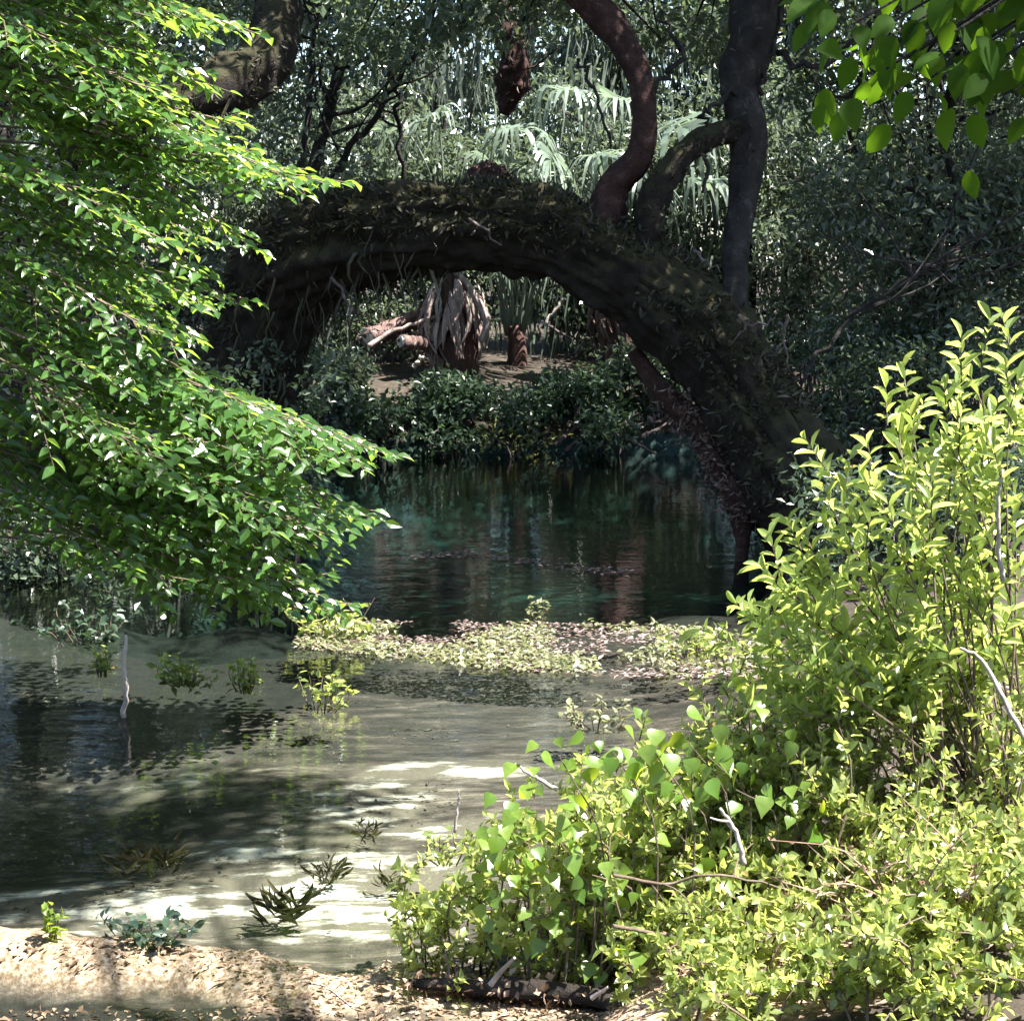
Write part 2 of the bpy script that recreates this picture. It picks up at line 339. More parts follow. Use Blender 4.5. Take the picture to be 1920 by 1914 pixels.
def water_mat():
    m, n, out = mat_new('clear_spring_water')
    tc = n.nodes.new('ShaderNodeTexCoord')
    def noise(s, sc3, d=3):
        mp = n.nodes.new('ShaderNodeMapping'); mp.inputs['Scale'].default_value = sc3; n.links.new(tc.outputs['Object'], mp.inputs[0])
        x = nd(n, 'ShaderNodeTexNoise', i_Scale=s, i_Detail=float(d), i_Roughness=0.55); n.links.new(mp.outputs[0], x.inputs['Vector']); return x.outputs['Fac']
    a, b = noise(2.2, (1, 2.2, 1)), noise(9.0, (0.8, 2.0, 1))
    ad = nd(n, 'ShaderNodeMath', operation='MULTIPLY_ADD'); n.links.new(b, ad.inputs[0]); ad.inputs[1].default_value = 0.22; n.links.new(a, ad.inputs[2])
    bp = nd(n, 'ShaderNodeBump', i_Strength=0.26, i_Distance=0.025); n.links.new(ad.outputs[0], bp.inputs['Height'])
    fr = nd(n, 'ShaderNodeFresnel', i_IOR=1.33); n.links.new(bp.outputs[0], fr.inputs['Normal'])
    t = n.nodes.new('ShaderNodeBsdfTransparent'); t.inputs[0].default_value = (0.96, 0.97, 0.96, 1)
    g = nd(n, 'ShaderNodeBsdfGlossy', i_Roughness=0.02); g.inputs[0].default_value = (1, 1, 1, 1); n.links.new(bp.outputs[0], g.inputs['Normal'])
    mx = n.nodes.new('ShaderNodeMixShader'); n.links.new(fr.outputs[0], mx.inputs[0]); n.links.new(t.outputs[0], mx.inputs[1]); n.links.new(g.outputs[0], mx.inputs[2])
    va = nd(n, 'ShaderNodeVolumeAbsorption', i_Density=0.5); va.inputs['Color'].default_value = (0.42, 0.64, 0.6, 1); n.links.new(va.outputs[0], out.inputs['Volume'])
    n.links.new(mx.outputs[0], out.inputs[0]); return m
M['water'] = water_mat()

# ------------------------------------------------------------------ terrain and water
SHORE = np.array([(-7, 4.5), (-2, 4.55), (-0.3, 4.8), (0.25, 5.3), (0.5, 6.2), (0.9, 7.6), (1.4, 9.2), (1.8, 11), (2.15, 13), (2.45, 14.6),
                  (3.2, 16.5), (4.2, 18.5), (5.0, 20.5), (4.4, 21.6), (2.5, 22.2), (0.2, 22.3), (-2.3, 22.0), (-3.1, 20.8), (-2.75, 19.3), (-2.7, 17.4),
                  (-3.3, 15.2), (-4.4, 13.4), (-5.4, 12), (-7, 10.5), (-9, 8), (-9, 5)], float)
def shore_dist(x, y):            # positive on land, negative in the water
    P = np.stack([x, y], 1); d = np.full(len(P), 1e9); inside = np.zeros(len(P), bool)
    for a, b in zip(SHORE, np.roll(SHORE, -1, 0)):
        ab = b - a; t = np.clip(((P - a) @ ab) / (ab @ ab), 0, 1)
        d = np.minimum(d, np.linalg.norm(P - a - t[:, None] * ab, axis=1))
        c = (a[1] > P[:, 1]) != (b[1] > P[:, 1])
        with np.errstate(divide='ignore', invalid='ignore'):
            xi = (b[0] - a[0]) * (P[:, 1] - a[1]) / (b[1] - a[1]) + a[0]
        inside ^= c & (P[:, 0] < xi)
    return np.where(inside, -d, d)
def sst(a, b, x): t = np.clip((x - a) / (b - a), 0, 1); return t * t * (3 - 2 * t)
def NEAR(x): return 5.74 - 0.26 * (x + 1.0)      # camera-side edge of the gravel bar
def shelf(x, y):                 # the gravelly bar in front of the camera
    c = NEAR(x) + 0.24 + 0.55 * fbm(np.stack([x, y * 0.3, 0 * x], 1), 2.2, 51, 4)
    return np.exp(-(np.abs(y - c) / np.where(y > c, 0.34, 0.24)) ** 2.4) * (1 - sst(0.5, 1.2, x))
def height(x, y):
    x = np.asarray(x, float); y = np.asarray(y, float)
    d = shore_dist(x, y) + 0.5 * fbm(np.stack([x, y, 0 * x], 1), 0.9, 3, 3)
    yn = y + 4.5 * fbm(np.stack([x * 0.8, y, 0 * x], 1), 0.7, 33, 3)
    deep = 0.24 - 0.17 * sst(6.0, 5.6, y) + 1.0 * sst(11.6, 15.0, yn) + 0.2 * np.exp(-((x + 2.6) / 0.9) ** 2 - ((y - 8.3) / 1.0) ** 2)
    wet = -deep * (1 - np.exp(np.minimum(d, 0) / 0.55))
    far = sst(20.5, 22, y)
    dl = np.maximum(d, 0)
    dry = (0.10 + 0.28 * far) * (1 - np.exp(-dl / 0.18)) + (0.26 + 0.05 * far) * 3.2 * (1 - np.exp(-dl / 3.2)) * np.where(x > 0.2, 1, 1) + 0.02 * np.minimum(dl, 60)
    near = sst(5.0, 3.2, y)
    z = np.where(d < 0, wet, dry * (1 - 0.35 * near))
    s = shelf(x, y)
    z = np.where(d < 0, z * (1 - s) - 0.034 * s, z)
    return z + 0.05 * fbm(np.stack([x, y, 0 * x], 1), 2.6, 9, 3) * np.where(d < 0, 0.8, 1.4)
xs = np.concatenate([-np.geomspace(400, 8, 22)[:-1], np.linspace(-8, 8, 200), np.geomspace(8, 400, 22)[1:]])
ys = np.concatenate([-np.geomspace(300, 1, 14)[:-1], np.linspace(-1, 4.5, 22)[:-1], np.linspace(4.5, 26, 290), np.geomspace(26, 800, 26)[1:]])
X, Y = np.meshgrid(xs, ys); X, Y = X.ravel(), Y.ravel(); Z = height(X, Y)
Z = np.where(np.hypot(X, Y - 12) > 40, np.minimum(Z, 3.0), Z)
nx, ny = len(xs), len(ys)
i, j = np.meshgrid(np.arange(nx - 1), np.arange(ny - 1)); q = (j * nx + i).ravel()
Q = np.stack([q, q + 1, q + 1 + nx, q + nx], 1)
sd = shore_dist(X, Y); YN = Y + 1.6 * fbm(np.stack([X * 0.6, Y, 0 * X], 1), 1.1, 21, 4); XN = X + 1.2 * fbm(np.stack([X, Y, 0 * X], 1), 1.1, 25, 4)
a_bed = sst(0.25, -0.2, sd)
a_sunlit_sand = 0 * X  # sun dapples on the bed, painted in as pale sandy patches
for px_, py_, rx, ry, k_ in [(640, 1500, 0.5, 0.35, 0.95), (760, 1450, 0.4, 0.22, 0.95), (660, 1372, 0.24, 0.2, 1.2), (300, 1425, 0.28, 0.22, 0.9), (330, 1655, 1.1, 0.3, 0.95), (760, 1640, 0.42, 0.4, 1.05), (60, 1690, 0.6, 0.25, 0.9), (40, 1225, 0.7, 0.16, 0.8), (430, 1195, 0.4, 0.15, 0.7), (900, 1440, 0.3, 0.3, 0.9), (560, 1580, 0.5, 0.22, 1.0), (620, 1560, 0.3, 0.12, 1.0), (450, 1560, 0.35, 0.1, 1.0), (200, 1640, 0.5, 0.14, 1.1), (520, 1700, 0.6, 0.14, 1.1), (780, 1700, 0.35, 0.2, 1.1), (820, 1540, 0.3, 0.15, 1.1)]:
    c_ = GP(px_, py_, -0.2); a_sunlit_sand = np.maximum(a_sunlit_sand, k_ * np.exp(-np.abs((XN * 0.4 + X * 0.6 - c_[0]) / rx) ** 3 - np.abs((YN * 0.75 + Y * 0.25 - c_[1]) / ry) ** 2))
a_sunlit_sand = a_sunlit_sand * a_bed
a_mud = np.maximum(sst(8.4, 10.0, YN) * sst(13.4, 12.4, YN) * sst(0.2, -0.2, sd), 0.42 * sst(-0.5, 0.5, XN - 0.25 * (Y - 8)) * sst(7.2, 8.3, YN) * sst(12.5, 12, Y) * sst(0.2, -0.2, sd))
a_muck_shade = np.maximum(1.2 * sst(11.4, 12.2, 0.7 * Y + 0.3 * YN + 1.5 * sst(-0.4, -1.6, X)) * sst(0.3, -0.1, sd), 0.9 * sst(0.12, -0.1, Y - NEAR(X)) * sst(-0.45, -0.8, X))  # pool muck; near notch and left ledge paint in shade and dark reflection
a_muck_shade = np.maximum(a_muck_shade, 0.95 * np.exp(-((XN + 2.35) / 0.95) ** 4 - ((YN - 8.15) / 0.85) ** 4))  # left hollow painted dark in place of shade and reflection
a_lit = np.maximum(0.9 * shelf(X, Y) * (sd < 0.3), 0.8 * sst(-0.1, 0.1, sd) * sst(7.0, 6.2, Y) * sst(4.6, 5.1, Y) * sst(2.0, 1.0, X))
g = obj('ground', np.stack([X, Y, Z], 1), [Q], M['ground'], attrs={'bed': a_bed, 'pool': sst(13.5, 16.5, Y), 'sunlit_sand': a_sunlit_sand, 'mud': a_mud, 'muck_shade': a_muck_shade, 'litter': a_lit}, smooth=True, kind='structure')
g['label'] = 'pale sandy spring bed rising to dark leafy banks'
wo = obj('water', [(x, y, z) for z in (0, -4) for x, y in ((-11, 2.5), (7, 2.5), (7, 23.5), (-11, 23.5))], [[(0, 1, 2, 3), (7, 6, 5, 4), (1, 0, 4, 5), (2, 1, 5, 6), (3, 2, 6, 7), (0, 3, 7, 4)]], M['water'], kind='structure')
wo['label'] = 'clear shallow spring water mirroring the far bank'
def zg(x, y): return float(height(np.array([x]), np.array([y]))[0])

def rand_unit(n):
    v = rng.normal(size=(n, 3)); return nrm(v)

# ------------------------------------------------------------------ arched oak
OAK = thing('oak_tree', (2.9, 14.5, 0.15), 'huge dark oak whose mossy trunk arches low across the pool', 'tree')
arch_px = [(1690, 1160, 14.3), (1590, 1040, 14.4), (1480, 885, 14.6), (1395, 745, 14.8), (1310, 625, 15.0), (1190, 525, 15.2), (1050, 452, 15.4),
           (900, 425, 15.6), (760, 430, 15.8), (650, 448, 16.1), (560, 490, 16.4), (510, 570, 16.7), (470, 700, 17.0), (430, 860, 17.3)]
arch_w = [330, 270, 210, 175, 172, 172, 160, 158, 168, 190, 215, 200, 190, 220]
AP = np.array([PX(*p) for p in arch_px]); AR = np.array([wd * p[2] / F / 2 for wd, p in zip(arch_w, arch_px)])
KA = 96
V, q, t = bark_tube(AP, AR, KA, 190, 0.22, 2.6, 3, 0.035)
th_ = np.tile(np.arange(KA) * 2 * math.pi / KA, 190); s__ = np.repeat(np.linspace(0, 1, 190), KA) * 22
gr = vnoise(np.stack([np.cos(th_) * 7, np.sin(th_) * 7, s__ * 0.9], 1), 1.0, 71); GROOVE = np.concatenate([-0.09 * np.clip(0.42 - np.abs(gr - 0.5) * 5, 0, 1), [0, 0]])
V = V + nrm(V - np.vstack([np.repeat(catmull(AP, 190), KA, 0), AP[:1], AP[-1:]])) * (0.16 * fbm(V, 7.0, 15, 3) + GROOVE)[:, None]
obj('trunk', V, [q, t], M['oak_bark'], OAK, smooth=True)
archV = V
def cover(parent, V, n, mat, L0=0.03, L1=0.07, name='fern_cover', down=0.0):
    V = np.asarray(V); p = V[rng.integers(0, len(V) - 2, n)]; c = V.mean(0); out = rand_unit(n)
    keep = vnoise(p, 3.0, 6) > 0.38; p, out = p[keep], out[keep]; n = len(p); lf = Leaves()
    lf.add(p, nrm(out + np.array([0, 0, -down])), rand_unit(n) + np.array([0, 0, 0.5]), L0 + L1 * rng.random(n), 0.015 + 0.025 * rng.random(n)); lf.build(parent, mat, 'quad', 0, rest=name)
def limb(name, px, ws, mat, seed, parent=OAK, k=20, n=110, amp=0.12, label=None):
    P = [PX(*p) for p in px]; r = [wd * p[2] / F / 2 for wd, p in zip(ws, px)]
    V, q, t = bark_tube(P, r, k, n, amp * 2, 5.0, seed, 0.05)
    if mat.name != 'limb_bark': cover(parent, V, 420, M['fern'])
    return obj(name, V, [q, t], mat, parent, smooth=True, label=label)
limb('limb', [(1128, 440, 15.3), (1150, 350, 15.3), (1200, 290, 15.2), (1206, 170, 15.2), (1165, 75, 15.3), (1095, -10, 15.4), (1010, -120, 15.6), (960, -330, 16.0)],
     [78, 62, 48, 44, 52, 66, 60, 40], M['limb_bark'], 11, label='reddish limb curving up from the arch')
limb('limb', [(1213, 470, 15.15), (1222, 390, 15.1), (1262, 310, 15.1), (1320, 262, 15.2), (1392, 240, 15.3)], [66, 56, 48, 46, 40], M['oak_bark'], 12, label='short black limb leaning right to the grey limb')
limb('limb', [(1375, 690, 14.85), (1376, 590, 14.95), (1380, 470, 15.1), (1392, 360, 15.3), (1402, 250, 15.35), (1388, 160, 15.4), (1412, 80, 15.4), (1424, -20, 15.5), (1450, -200, 15.8), (1480, -420, 16.2)],
     [44, 46, 48, 54, 66, 76, 84, 96, 90, 60], M['grey_bark'], 13, label='grey upright limb that thickens towards the top')
limb('limb', [(1190, 660, 15.3), (1240, 735, 15.1), (1310, 800, 14.9), (1345, 880, 14.7), (1385, 935, 14.5), (1392, 1010, 14.4), (1385, 1090, 14.3)],
     [26, 40, 46, 44, 60, 26, 20], M['limb_bark'], 14, label='ragged brown limb drooping to the water')
tw = []
def twig_px(px, w0, w1, n=14, jit=0.03):
    P = catmull([PX(*p) for p in px], n); P[1:-1] += rng.normal(size=(n - 2, 3)) * jit
    d = px[0][2]; return P, np.linspace(w0, w1, n) * d / F / 2
for px, a, b in [([(1225, 175, 15.2), (1270, 110, 15.2), (1255, 60, 15.3), (1240, 20, 15.4)], 12, 5),
                 ([(1385, 160, 15.3), (1325, 200, 15.2), (1330, 235, 15.2)], 12, 6), ([(1460, 100, 15.4), (1520, 128, 15.3), (1585, 95, 15.3), (1640, 20, 15.4)], 14, 7),
                 ([(1330, 250, 15.2), (1325, 350, 15.1), (1345, 430, 15.1)], 9, 5), ([(1085, 110, 15.3), (1120, 190, 15.3), (1145, 280, 15.3)], 8, 4),
                 ([(1430, 180, 15.3), (1435, 130, 15.3), (1460, 40, 15.3), (1480, -20, 15.3)], 10, 6)]:
    tw.append(twig_px(px, a, b))
V, q, t = tubes(tw, 6); obj('twigs', V, [q, t], M['grey_bark'], OAK, kind='stuff', smooth=True)
# pale dead twigs and ferns on the arch
tw = []
for px in [[(1400, 610, 14.4), (1450, 600, 14.35)], [(1385, 590, 14.4), (1400, 615, 14.4), (1375, 640, 14.4)], [(1475, 590, 14.3), (1470, 640, 14.3), (1478, 690, 14.3)],
           [(880, 410, 15.0), (940, 460, 14.95)], [(1300, 470, 14.6), (1350, 510, 14.5)],
           [(620, 520, 15.6), (650, 560, 15.5), (655, 610, 15.5)]]:
    tw.append(twig_px([p for p in px], 7, 3, 9, 0.015))
V, q, t = tubes(tw, 5); obj('dead_twigs', V, [q, t], M['drift'], OAK, kind='stuff')
lf = Leaves()
n = 15000; idx = rng.integers(KA * 12, KA * 178, n); p = archV[idx]
cidx = (idx // KA); ctr = catmull(AP, 190)[cidx]; out = nrm(p - ctr)
keep = (out[:, 2] > -0.35 + 0.5 * rng.random(n)) & (vnoise(p, 2.2, 4) > 0.36); p, out = p[keep], out[keep]; n = len(p)
lf.add(p - 0.01 * out, nrm(out + 0.9 * rand_unit(n) + np.array([0, 0, -0.1])), rand_unit(n) + np.array([0, -0.3, 0.6]), 0.05 + 0.09 * rng.random(n), 0.018 + 0.025 * rng.random(n))
lf.build(OAK, M['fern'], 'quad', 300, 'fern_leaf', 'fern_cover')
Vs, Qs, o, rr = [], [], 0, []
for k in range(420):                     # shaggy dark strands hanging under the left end
    i_ = rng.integers(KA * 108, KA * 172); p = archV[i_]
    if p[2] > catmull(AP, 190)[i_ // KA][2] + 0.1: continue
    ln = rng.uniform(0.1, 0.55); m = 4; uu = np.linspace(0, 1, m); D = p + np.stack([0.05 * np.sin(uu * 4 + k), 0.04 * np.cos(uu * 3 + k), 0.03 - uu * ln], 1); ww = rng.uniform(0.006, 0.02) * np.array([1, 0.8, 0.6, 0.1]); a = rng.uniform(0, 3.14); s_ = np.array([math.cos(a), math.sin(a), 0])
    Vs += [D - s_ * ww[:, None], D + s_ * ww[:, None]]; Qs += [(o + z, o + z + 1, o + m + z + 1, o + m + z) for z in range(m - 1)]; o += 2 * m; rr += [rng.random()] * (2 * m)
obj('hanging_strands', np.vstack(Vs), [np.array(Qs)], M['fern'], OAK, {'rnd': rr}, kind='stuff')
# dry moss beard on the drooping limb
lf = Leaves(); C = catmull([PX(1240, 735, 15.0), PX(1310, 800, 14.8), PX(1345, 880, 14.6), PX(1385, 935, 14.4), PX(1400, 960, 14.4)], 900)
n = 900; p = C + rng.normal(size=(n, 3)) * 0.1
lf.add(p, nrm(rand_unit(n) + np.array([0, 0, -0.4])), rand_unit(n), 0.03 + 0.07 * rng.random(n), 0.012 + 0.03 * rng.random(n))
lf.build(OAK, M['dryd'], 'quad', 0, rest='dry_beard')
def clump_crown(centres, rad, per, L, W, spread=1.0, flat=0.7, up=0.6):
    lf = Leaves(); m = len(centres)
    for c, r in zip(centres, np.broadcast_to(rad, (m,))):
        k = int(per * (0.6 + 0.8 * rng.random())); d = rand_unit(k) * (r * rng.random((k, 1)) ** 0.5) * np.array([1, 1, flat])
        l = L * (0.65 + 0.7 * rng.random(k))
        lf.add(c + d, nrm(rand_unit(k) + 0.5 * d / r + np.array([0, 0, -0.25])), rand_unit(k) + np.array([0, 0, up]), l, l * W)
    return lf
# oak crown overhead (shades the arch and the pool)
cs = np.stack([rng.uniform(-1.8, 8.5, 430), rng.uniform(12.4, 21.8, 430), rng.uniform(5.8, 10.0, 430)], 1)
cs = np.vstack([cs, np.stack([rng.uniform(2.5, 7.5, 60), rng.uniform(12.6, 15.5, 60), rng.uniform(6.0, 8.0, 60)], 1)])
cs = cs[(cs[:, 2] > 5.4 + 0.16 * (cs[:, 1] - 14)) & (vnoise(cs, 0.6, 8) > 0.3)]
tw = []
for c in cs[::4]:
    a = PX(1000, -160, 15.7) if c[0] < 1 else PX(1450, -250, 15.8)
    m = (a + c) / 2 + rng.normal(size=3) * 0.35 + np.array([0, 0, 0.3]); tw.append((catmull([a, m, c], 9), np.linspace(0.06, 0.012, 9)))
V, q, t = tubes(tw, 5); obj('branches', V, [q, t], M['oak_bark'], OAK, kind='stuff')
lb = np.array([PX(rng.uniform(600, 1110), rng.uniform(-90, 80), rng.uniform(17.5, 19.5)) for k in range(34)] + [PX(rng.uniform(1450, 1620), rng.uniform(-60, 40), rng.uniform(16, 17.5)) for k in range(6)] + [PX(rng.uniform(1230, 1400), rng.uniform(-60, 110), rng.uniform(18, 20)) for k in range(16)])
tw = []
for c in lb[::2]:
    a = PX(1000, -160, 15.7) if c[0] < 2 else PX(1450, -200, 15.8); tw.append((catmull([a, (a + c) / 2 + rng.normal(size=3) * 0.25 + np.array([0, 0, 0.25]), c], 9), np.linspace(0.03, 0.007, 9)))
V, q, t = tubes(tw, 5); obj('low_branches', V, [q, t], M['oak_bark'], OAK, kind='stuff')
clump_crown(lb, 0.42, 70, 0.12, 0.5, up=0.3).build(OAK, M['gloss'], 'quad', 0, rest='low_foliage')
clump_crown(cs, 0.75, 130, 0.15, 0.45).build(OAK, M['oak_leaf'], 'quad', 0, rest='crown')

# ------------------------------------------------------------------ sprays of flat leaves: the tree on the left
LT = thing('beech_tree', (-5.2, 10.3, zg(-5.2, 10.3)), 'leafy green tree on the left, layered sprays hanging over the water', 'tree')
V, q, t = bark_tube([(-5.2, 10.3, -0.3), (-5.15, 10.3, 1.5), (-5.0, 10.2, 4), (-5.1, 10.4, 7), (-5.0, 10.3, 9.5)], [0.3, 0.22, 0.19, 0.13, 0.05], 18, 60, 0.1, 3, 21)
obj('trunk', V, [q, t], M['grey_bark'], LT, smooth=True)
LTL = Leaves(); LTW = []
UP = np.array([0, 0, 1.0])
FACE = [0.18, -0.3]
def spray(root, tip, leafy=1.7, ltw=0.6, L=0.096, W=0.048, sag=0.25, step=0.054, keepz=None):
    root, tip = np.asarray(root, float), np.asarray(tip, float); ln = np.linalg.norm(tip - root)
    mid = root * 0.45 + tip * 0.55 + np.array([0, 0, sag]) + rng.normal(size=3) * 0.12
    C = catmull([root, mid, tip], 40); s = np.concatenate([[0], np.cumsum(np.linalg.norm(np.diff(C, axis=0), axis=1))])
    LTW.append((C[::4].copy(), np.linspace(0.014, 0.003, 10)))
    tot = s[-1]; x = max(0.1, tot - leafy); side = 1
    while x < tot:
        k = np.searchsorted(s, x) - 1; k = min(max(k, 0), 38); T = nrm(C[k + 1] - C[k]); p0 = C[k]
        B = nrm(np.cross(UP, T)); rest = tot - x
        if rest > 0.12:
            tl = min(ltw, 0.12 + rest * 0.55) * (0.6 + 0.6 * rng.random())
            d = nrm(T * (0.8 + 0.3 * rng.random()) + side * B * 0.8 + np.array([0, 0, rng.normal() * 0.16 - 0.06]))
            m = max(3, int(tl / step)); u = (np.arange(m) + 0.6)[:, None] * (tl / m)
            pp = p0 + d * u + np.array([0, 0, -1.0]) * (u ** 2) * 0.18
            LTW.append((np.vstack([p0, pp[m // 2], pp[-1]]), np.array([0.005, 0.003, 0.0015])))
            b2 = nrm(np.cross(UP, d)); sg = np.where(np.arange(m) % 2 == 0, 1, -1)[:, None]
            dd = nrm(d * 0.75 + sg * b2 * 0.8 + rng.normal(size=(m, 3)) * 0.14 + np.array([0, 0, -0.12]))
            l = L * (0.7 + 0.5 * rng.random(m))
            LTL.add(pp, dd, UP + np.array([FACE[0], FACE[1], 0]) + rng.normal(size=(m, 3)) * 0.36, l, l * W / L)
        else:
            l = L * (0.7 + 0.4 * rng.random())
            LTL.add(p0, nrm(T + side * B * 0.5 + rng.normal(size=3) * 0.1), UP + rng.normal(size=3) * 0.25, l, l * W / L)
        side = -side; x += 0.075 + 0.035 * rng.random()
tips = [(520, 75, 9.6), (470, 60, 9.9), (400, 40, 9.8), (680, 345, 9.6), (600, 350, 9.9), (500, 300, 9.7), (480, 240, 9.4), (450, 180, 9.8), (420, 150, 9.5),
        (510, 575, 9.7), (500, 480, 9.6), (480, 440, 9.9), (420, 520, 9.4), (335, 610, 9.5), (500, 762, 9.5), (400, 715, 9.3), (360, 690, 9.6), (440, 800, 9.4),
        (785, 865, 9.6), (700, 870, 9.8), (650, 830, 9.5), (600, 850, 9.3), (560, 900, 9.6), (755, 988, 9.7), (690, 990, 9.5), (620, 960, 9.6), (660, 1060, 9.7), (640, 1090, 9.9),
        (600, 1040, 9.4), (540, 1000, 9.5), (560, 1100, 9.7), (500, 1110, 9.3), (450, 1060, 9.4), (440, 960, 9.6), (690, 1150, 10.1), (610, 1150, 10.2), (630, 1010, 10.0), (520, 900, 9.9), (480, 850, 9.2), (740, 850, 9.4), (680, 840, 9.7), (720, 880, 9.5), (650, 1020, 9.3), (590, 1080, 9.5), (520, 1060, 9.8), (570, 960, 9.2), (480, 1010, 9.3), (400, 1040, 9.5), (380, 930, 9.3), (340, 1000, 9.6), (560, 1140, 9.9), (640, 345, 9.4), (560, 330, 9.5), (440, 270, 9.3)]
def root_for(tp, drop):
    return np.array([-5.1, 10.25, tp[2] + drop])
for px, py, d in tips:
    FACE[:] = (0.4, -0.7) if py > 790 else (0.25, -0.4)
    tp = PX(px, py, d); spray(root_for(tp, rng.uniform(0.3, 1.0)), tp, rng.uniform(1.3, 2.0))
FACE[:] = (0.15, -0.22)
LAYERS = np.array([-150, -60, 30, 115, 190, 285, 370, 455, 560, 640, 735, 830, 900, 985, 1060])
for k in range(92):
    px = rng.uniform(-60, 470); py = rng.choice(LAYERS) + rng.normal() * 14 + 0.12 * (px - 250); d = rng.uniform(8.6, 11.4)
    if py > 900 and px < 200: d = rng.uniform(9.5, 11.4)
    if px > 440 - 0.1 * abs(py - 500): px -= 80
    if (px < 290 and 430 < py < 700 and rng.random() < 0.55) or (px < 340 and py > 960 and rng.random() < 0.7): continue
    tp = PX(px, py, d); spray(root_for(tp, rng.uniform(0.5, 1.3)), tp, rng.uniform(1.0, 1.9))
for k in range(60):                      # back side and upper crown
    a = rng.uniform(1.9, 4.9); rr = rng.uniform(1.2, 3.0); z = rng.uniform(3.8, 8.5)
    tp = np.array([-5.0 + rr * math.cos(a), 10.3 + rr * math.sin(a), z]); spray((-5.05, 10.3, z + 0.5), tp, 1.6, L=0.095, step=0.07)
for k in range(62):                      # unseen upper boughs added above the view to shade the inner sprays
    z = rng.uniform(4.5, 6.6); tp = np.array([rng.uniform(-2.3, -1.0) + 0.12 * (z - 4.5), rng.uniform(8.8, 11.4), z]); spray((-5.05, 10.3, z + 0.6), tp, 2.2, L=0.11, step=0.058)
LTL.build(LT, M['left_leaf'], 'oval', 300)
V, q, t = tubes(LTW, 4); obj('twigs', V, [q, t], M['twig'], LT, kind='stuff')

# ------------------------------------------------------------------ shrubs on the near right bank
def shoots(lf, tw, base, tip, nsh, L, W, nleaf, spread=0.2, updir=0.6, bow=0.15, start=0.45, r0=0.008, jn=0.35):
    base, tip = np.asarray(base, float), np.asarray(tip, float)
    mid = base * 0.5 + tip * 0.5 + np.array([rng.normal() * 0.08, rng.normal() * 0.08, bow])
    C = catmull([base, mid, tip], 24); tw.append((C[::3].copy(), np.linspace(r0, 0.0022, 8)))
    for s in range(nsh):
        t = start + (1 - start) * (s + 0.6 * rng.random()) / nsh if s < nsh - 1 else 0.97
        k = min(int(t * 23), 22); p0 = C[k]; T = nrm(C[k + 1] - C[k])
        a = rng.uniform(0, 2 * math.pi); d = nrm(T * (0.9 if s < nsh - 1 else 2.5) + spread * 4 * np.array([math.cos(a), math.sin(a), updir * 0.4]) + np.array([0, 0, updir * 0.5]))
        ln = L * (1.2 + 1.2 * rng.random()); m = nleaf
        u = np.linspace(0.05, 1, m)[:, None] * ln; pp = p0 + d * u
        tw.append((np.vstack([p0, pp[m // 2], pp[-1]]), np.array([0.0032, 0.0025, 0.0012])))
        b1 = nrm(np.cross(d, np.array([0.3, 0.2, 1.0]))); b2 = np.cross(d, b1); ph = np.arange(m) * 2.4 + rng.uniform(0, 6)
        rad = np.cos(ph)[:, None] * b1 + np.sin(ph)[:, None] * b2
        dd = nrm(d * 0.75 + rad * 0.85 + rng.normal(size=(m, 3)) * 0.15); l = L * (0.6 + 0.6 * rng.random(m))
        lf.add(pp, dd, nrm(d * 0.9 - rad * 0.5 + np.array([0, 0, 0.5])) + rng.normal(size=(m, 3)) * jn, l, l * W / L)
TS = thing('tall_shrub', (1.85, 6.2, zg(1.85, 6.2)), 'tall yellow-green shrub with narrow leaves rising at the right edge', 'shrub')
lf, tw = Leaves(), []
tt = [(1890, 600), (1830, 640), (1800, 660), (1690, 690), (1645, 745), (1700, 770), (1760, 740), (1900, 720), (1850, 770), (1810, 830), (1545, 852), (1620, 870), (1700, 880), (1560, 945), (1480, 990), (1445, 1040), (1500, 1060),
      (1380, 1125), (1430, 1170), (1520, 1130), (1610, 990), (1680, 1000), (1740, 930), (1790, 960), (1880, 880), (1900, 970), (1600, 1090), (1680, 1110), (1760, 1080), (1840, 1050), (1560, 1180), (1650, 1190),
      (1730, 1180), (1820, 1160), (1900, 1130), (1480, 1220), (1880, 1220), (1780, 1250), (1690, 1270), (1600, 1270), (1530, 1280), (1450, 1270), (1860, 820), (1915, 820), (1780, 790)]
for k, (px, py) in enumerate(tt + [(p[0] + rng.normal() * 35, p[1] + 40 + rng.normal() * 40) for p in tt if p[1] > 1040]):
    d = rng.uniform(5.7, 6.7) if k < len(tt) else rng.uniform(5.9, 7.0)
    tp = PX(px + 6, py + 22, d); bx, by = 1.85 + rng.normal() * 0.16, 6.2 + rng.normal() * 0.2
    shoots(lf, tw, (bx, by, zg(bx, by) - 0.02), tp, 4 if py < 1000 else 6, 0.088, 0.03, 9, 0.2, 0.5, 0.14, 0.74 if py < 1000 else 0.66, 0.007, 0.3)
lf.build(TS, M['lime_leaf'], 'narrow', 300)
V, q, t = tubes(tw, 5); obj('stems', V, [q, t], M['twig'], TS, kind='stuff')
def Htop(x): return np.interp(x, [-0.45, -0.25, -0.05, 0.15, 0.6, 1.0, 1.5, 2.2], [0.2, 0.32, 0.5, 0.66, 0.8, 0.98, 1.1, 1.15])
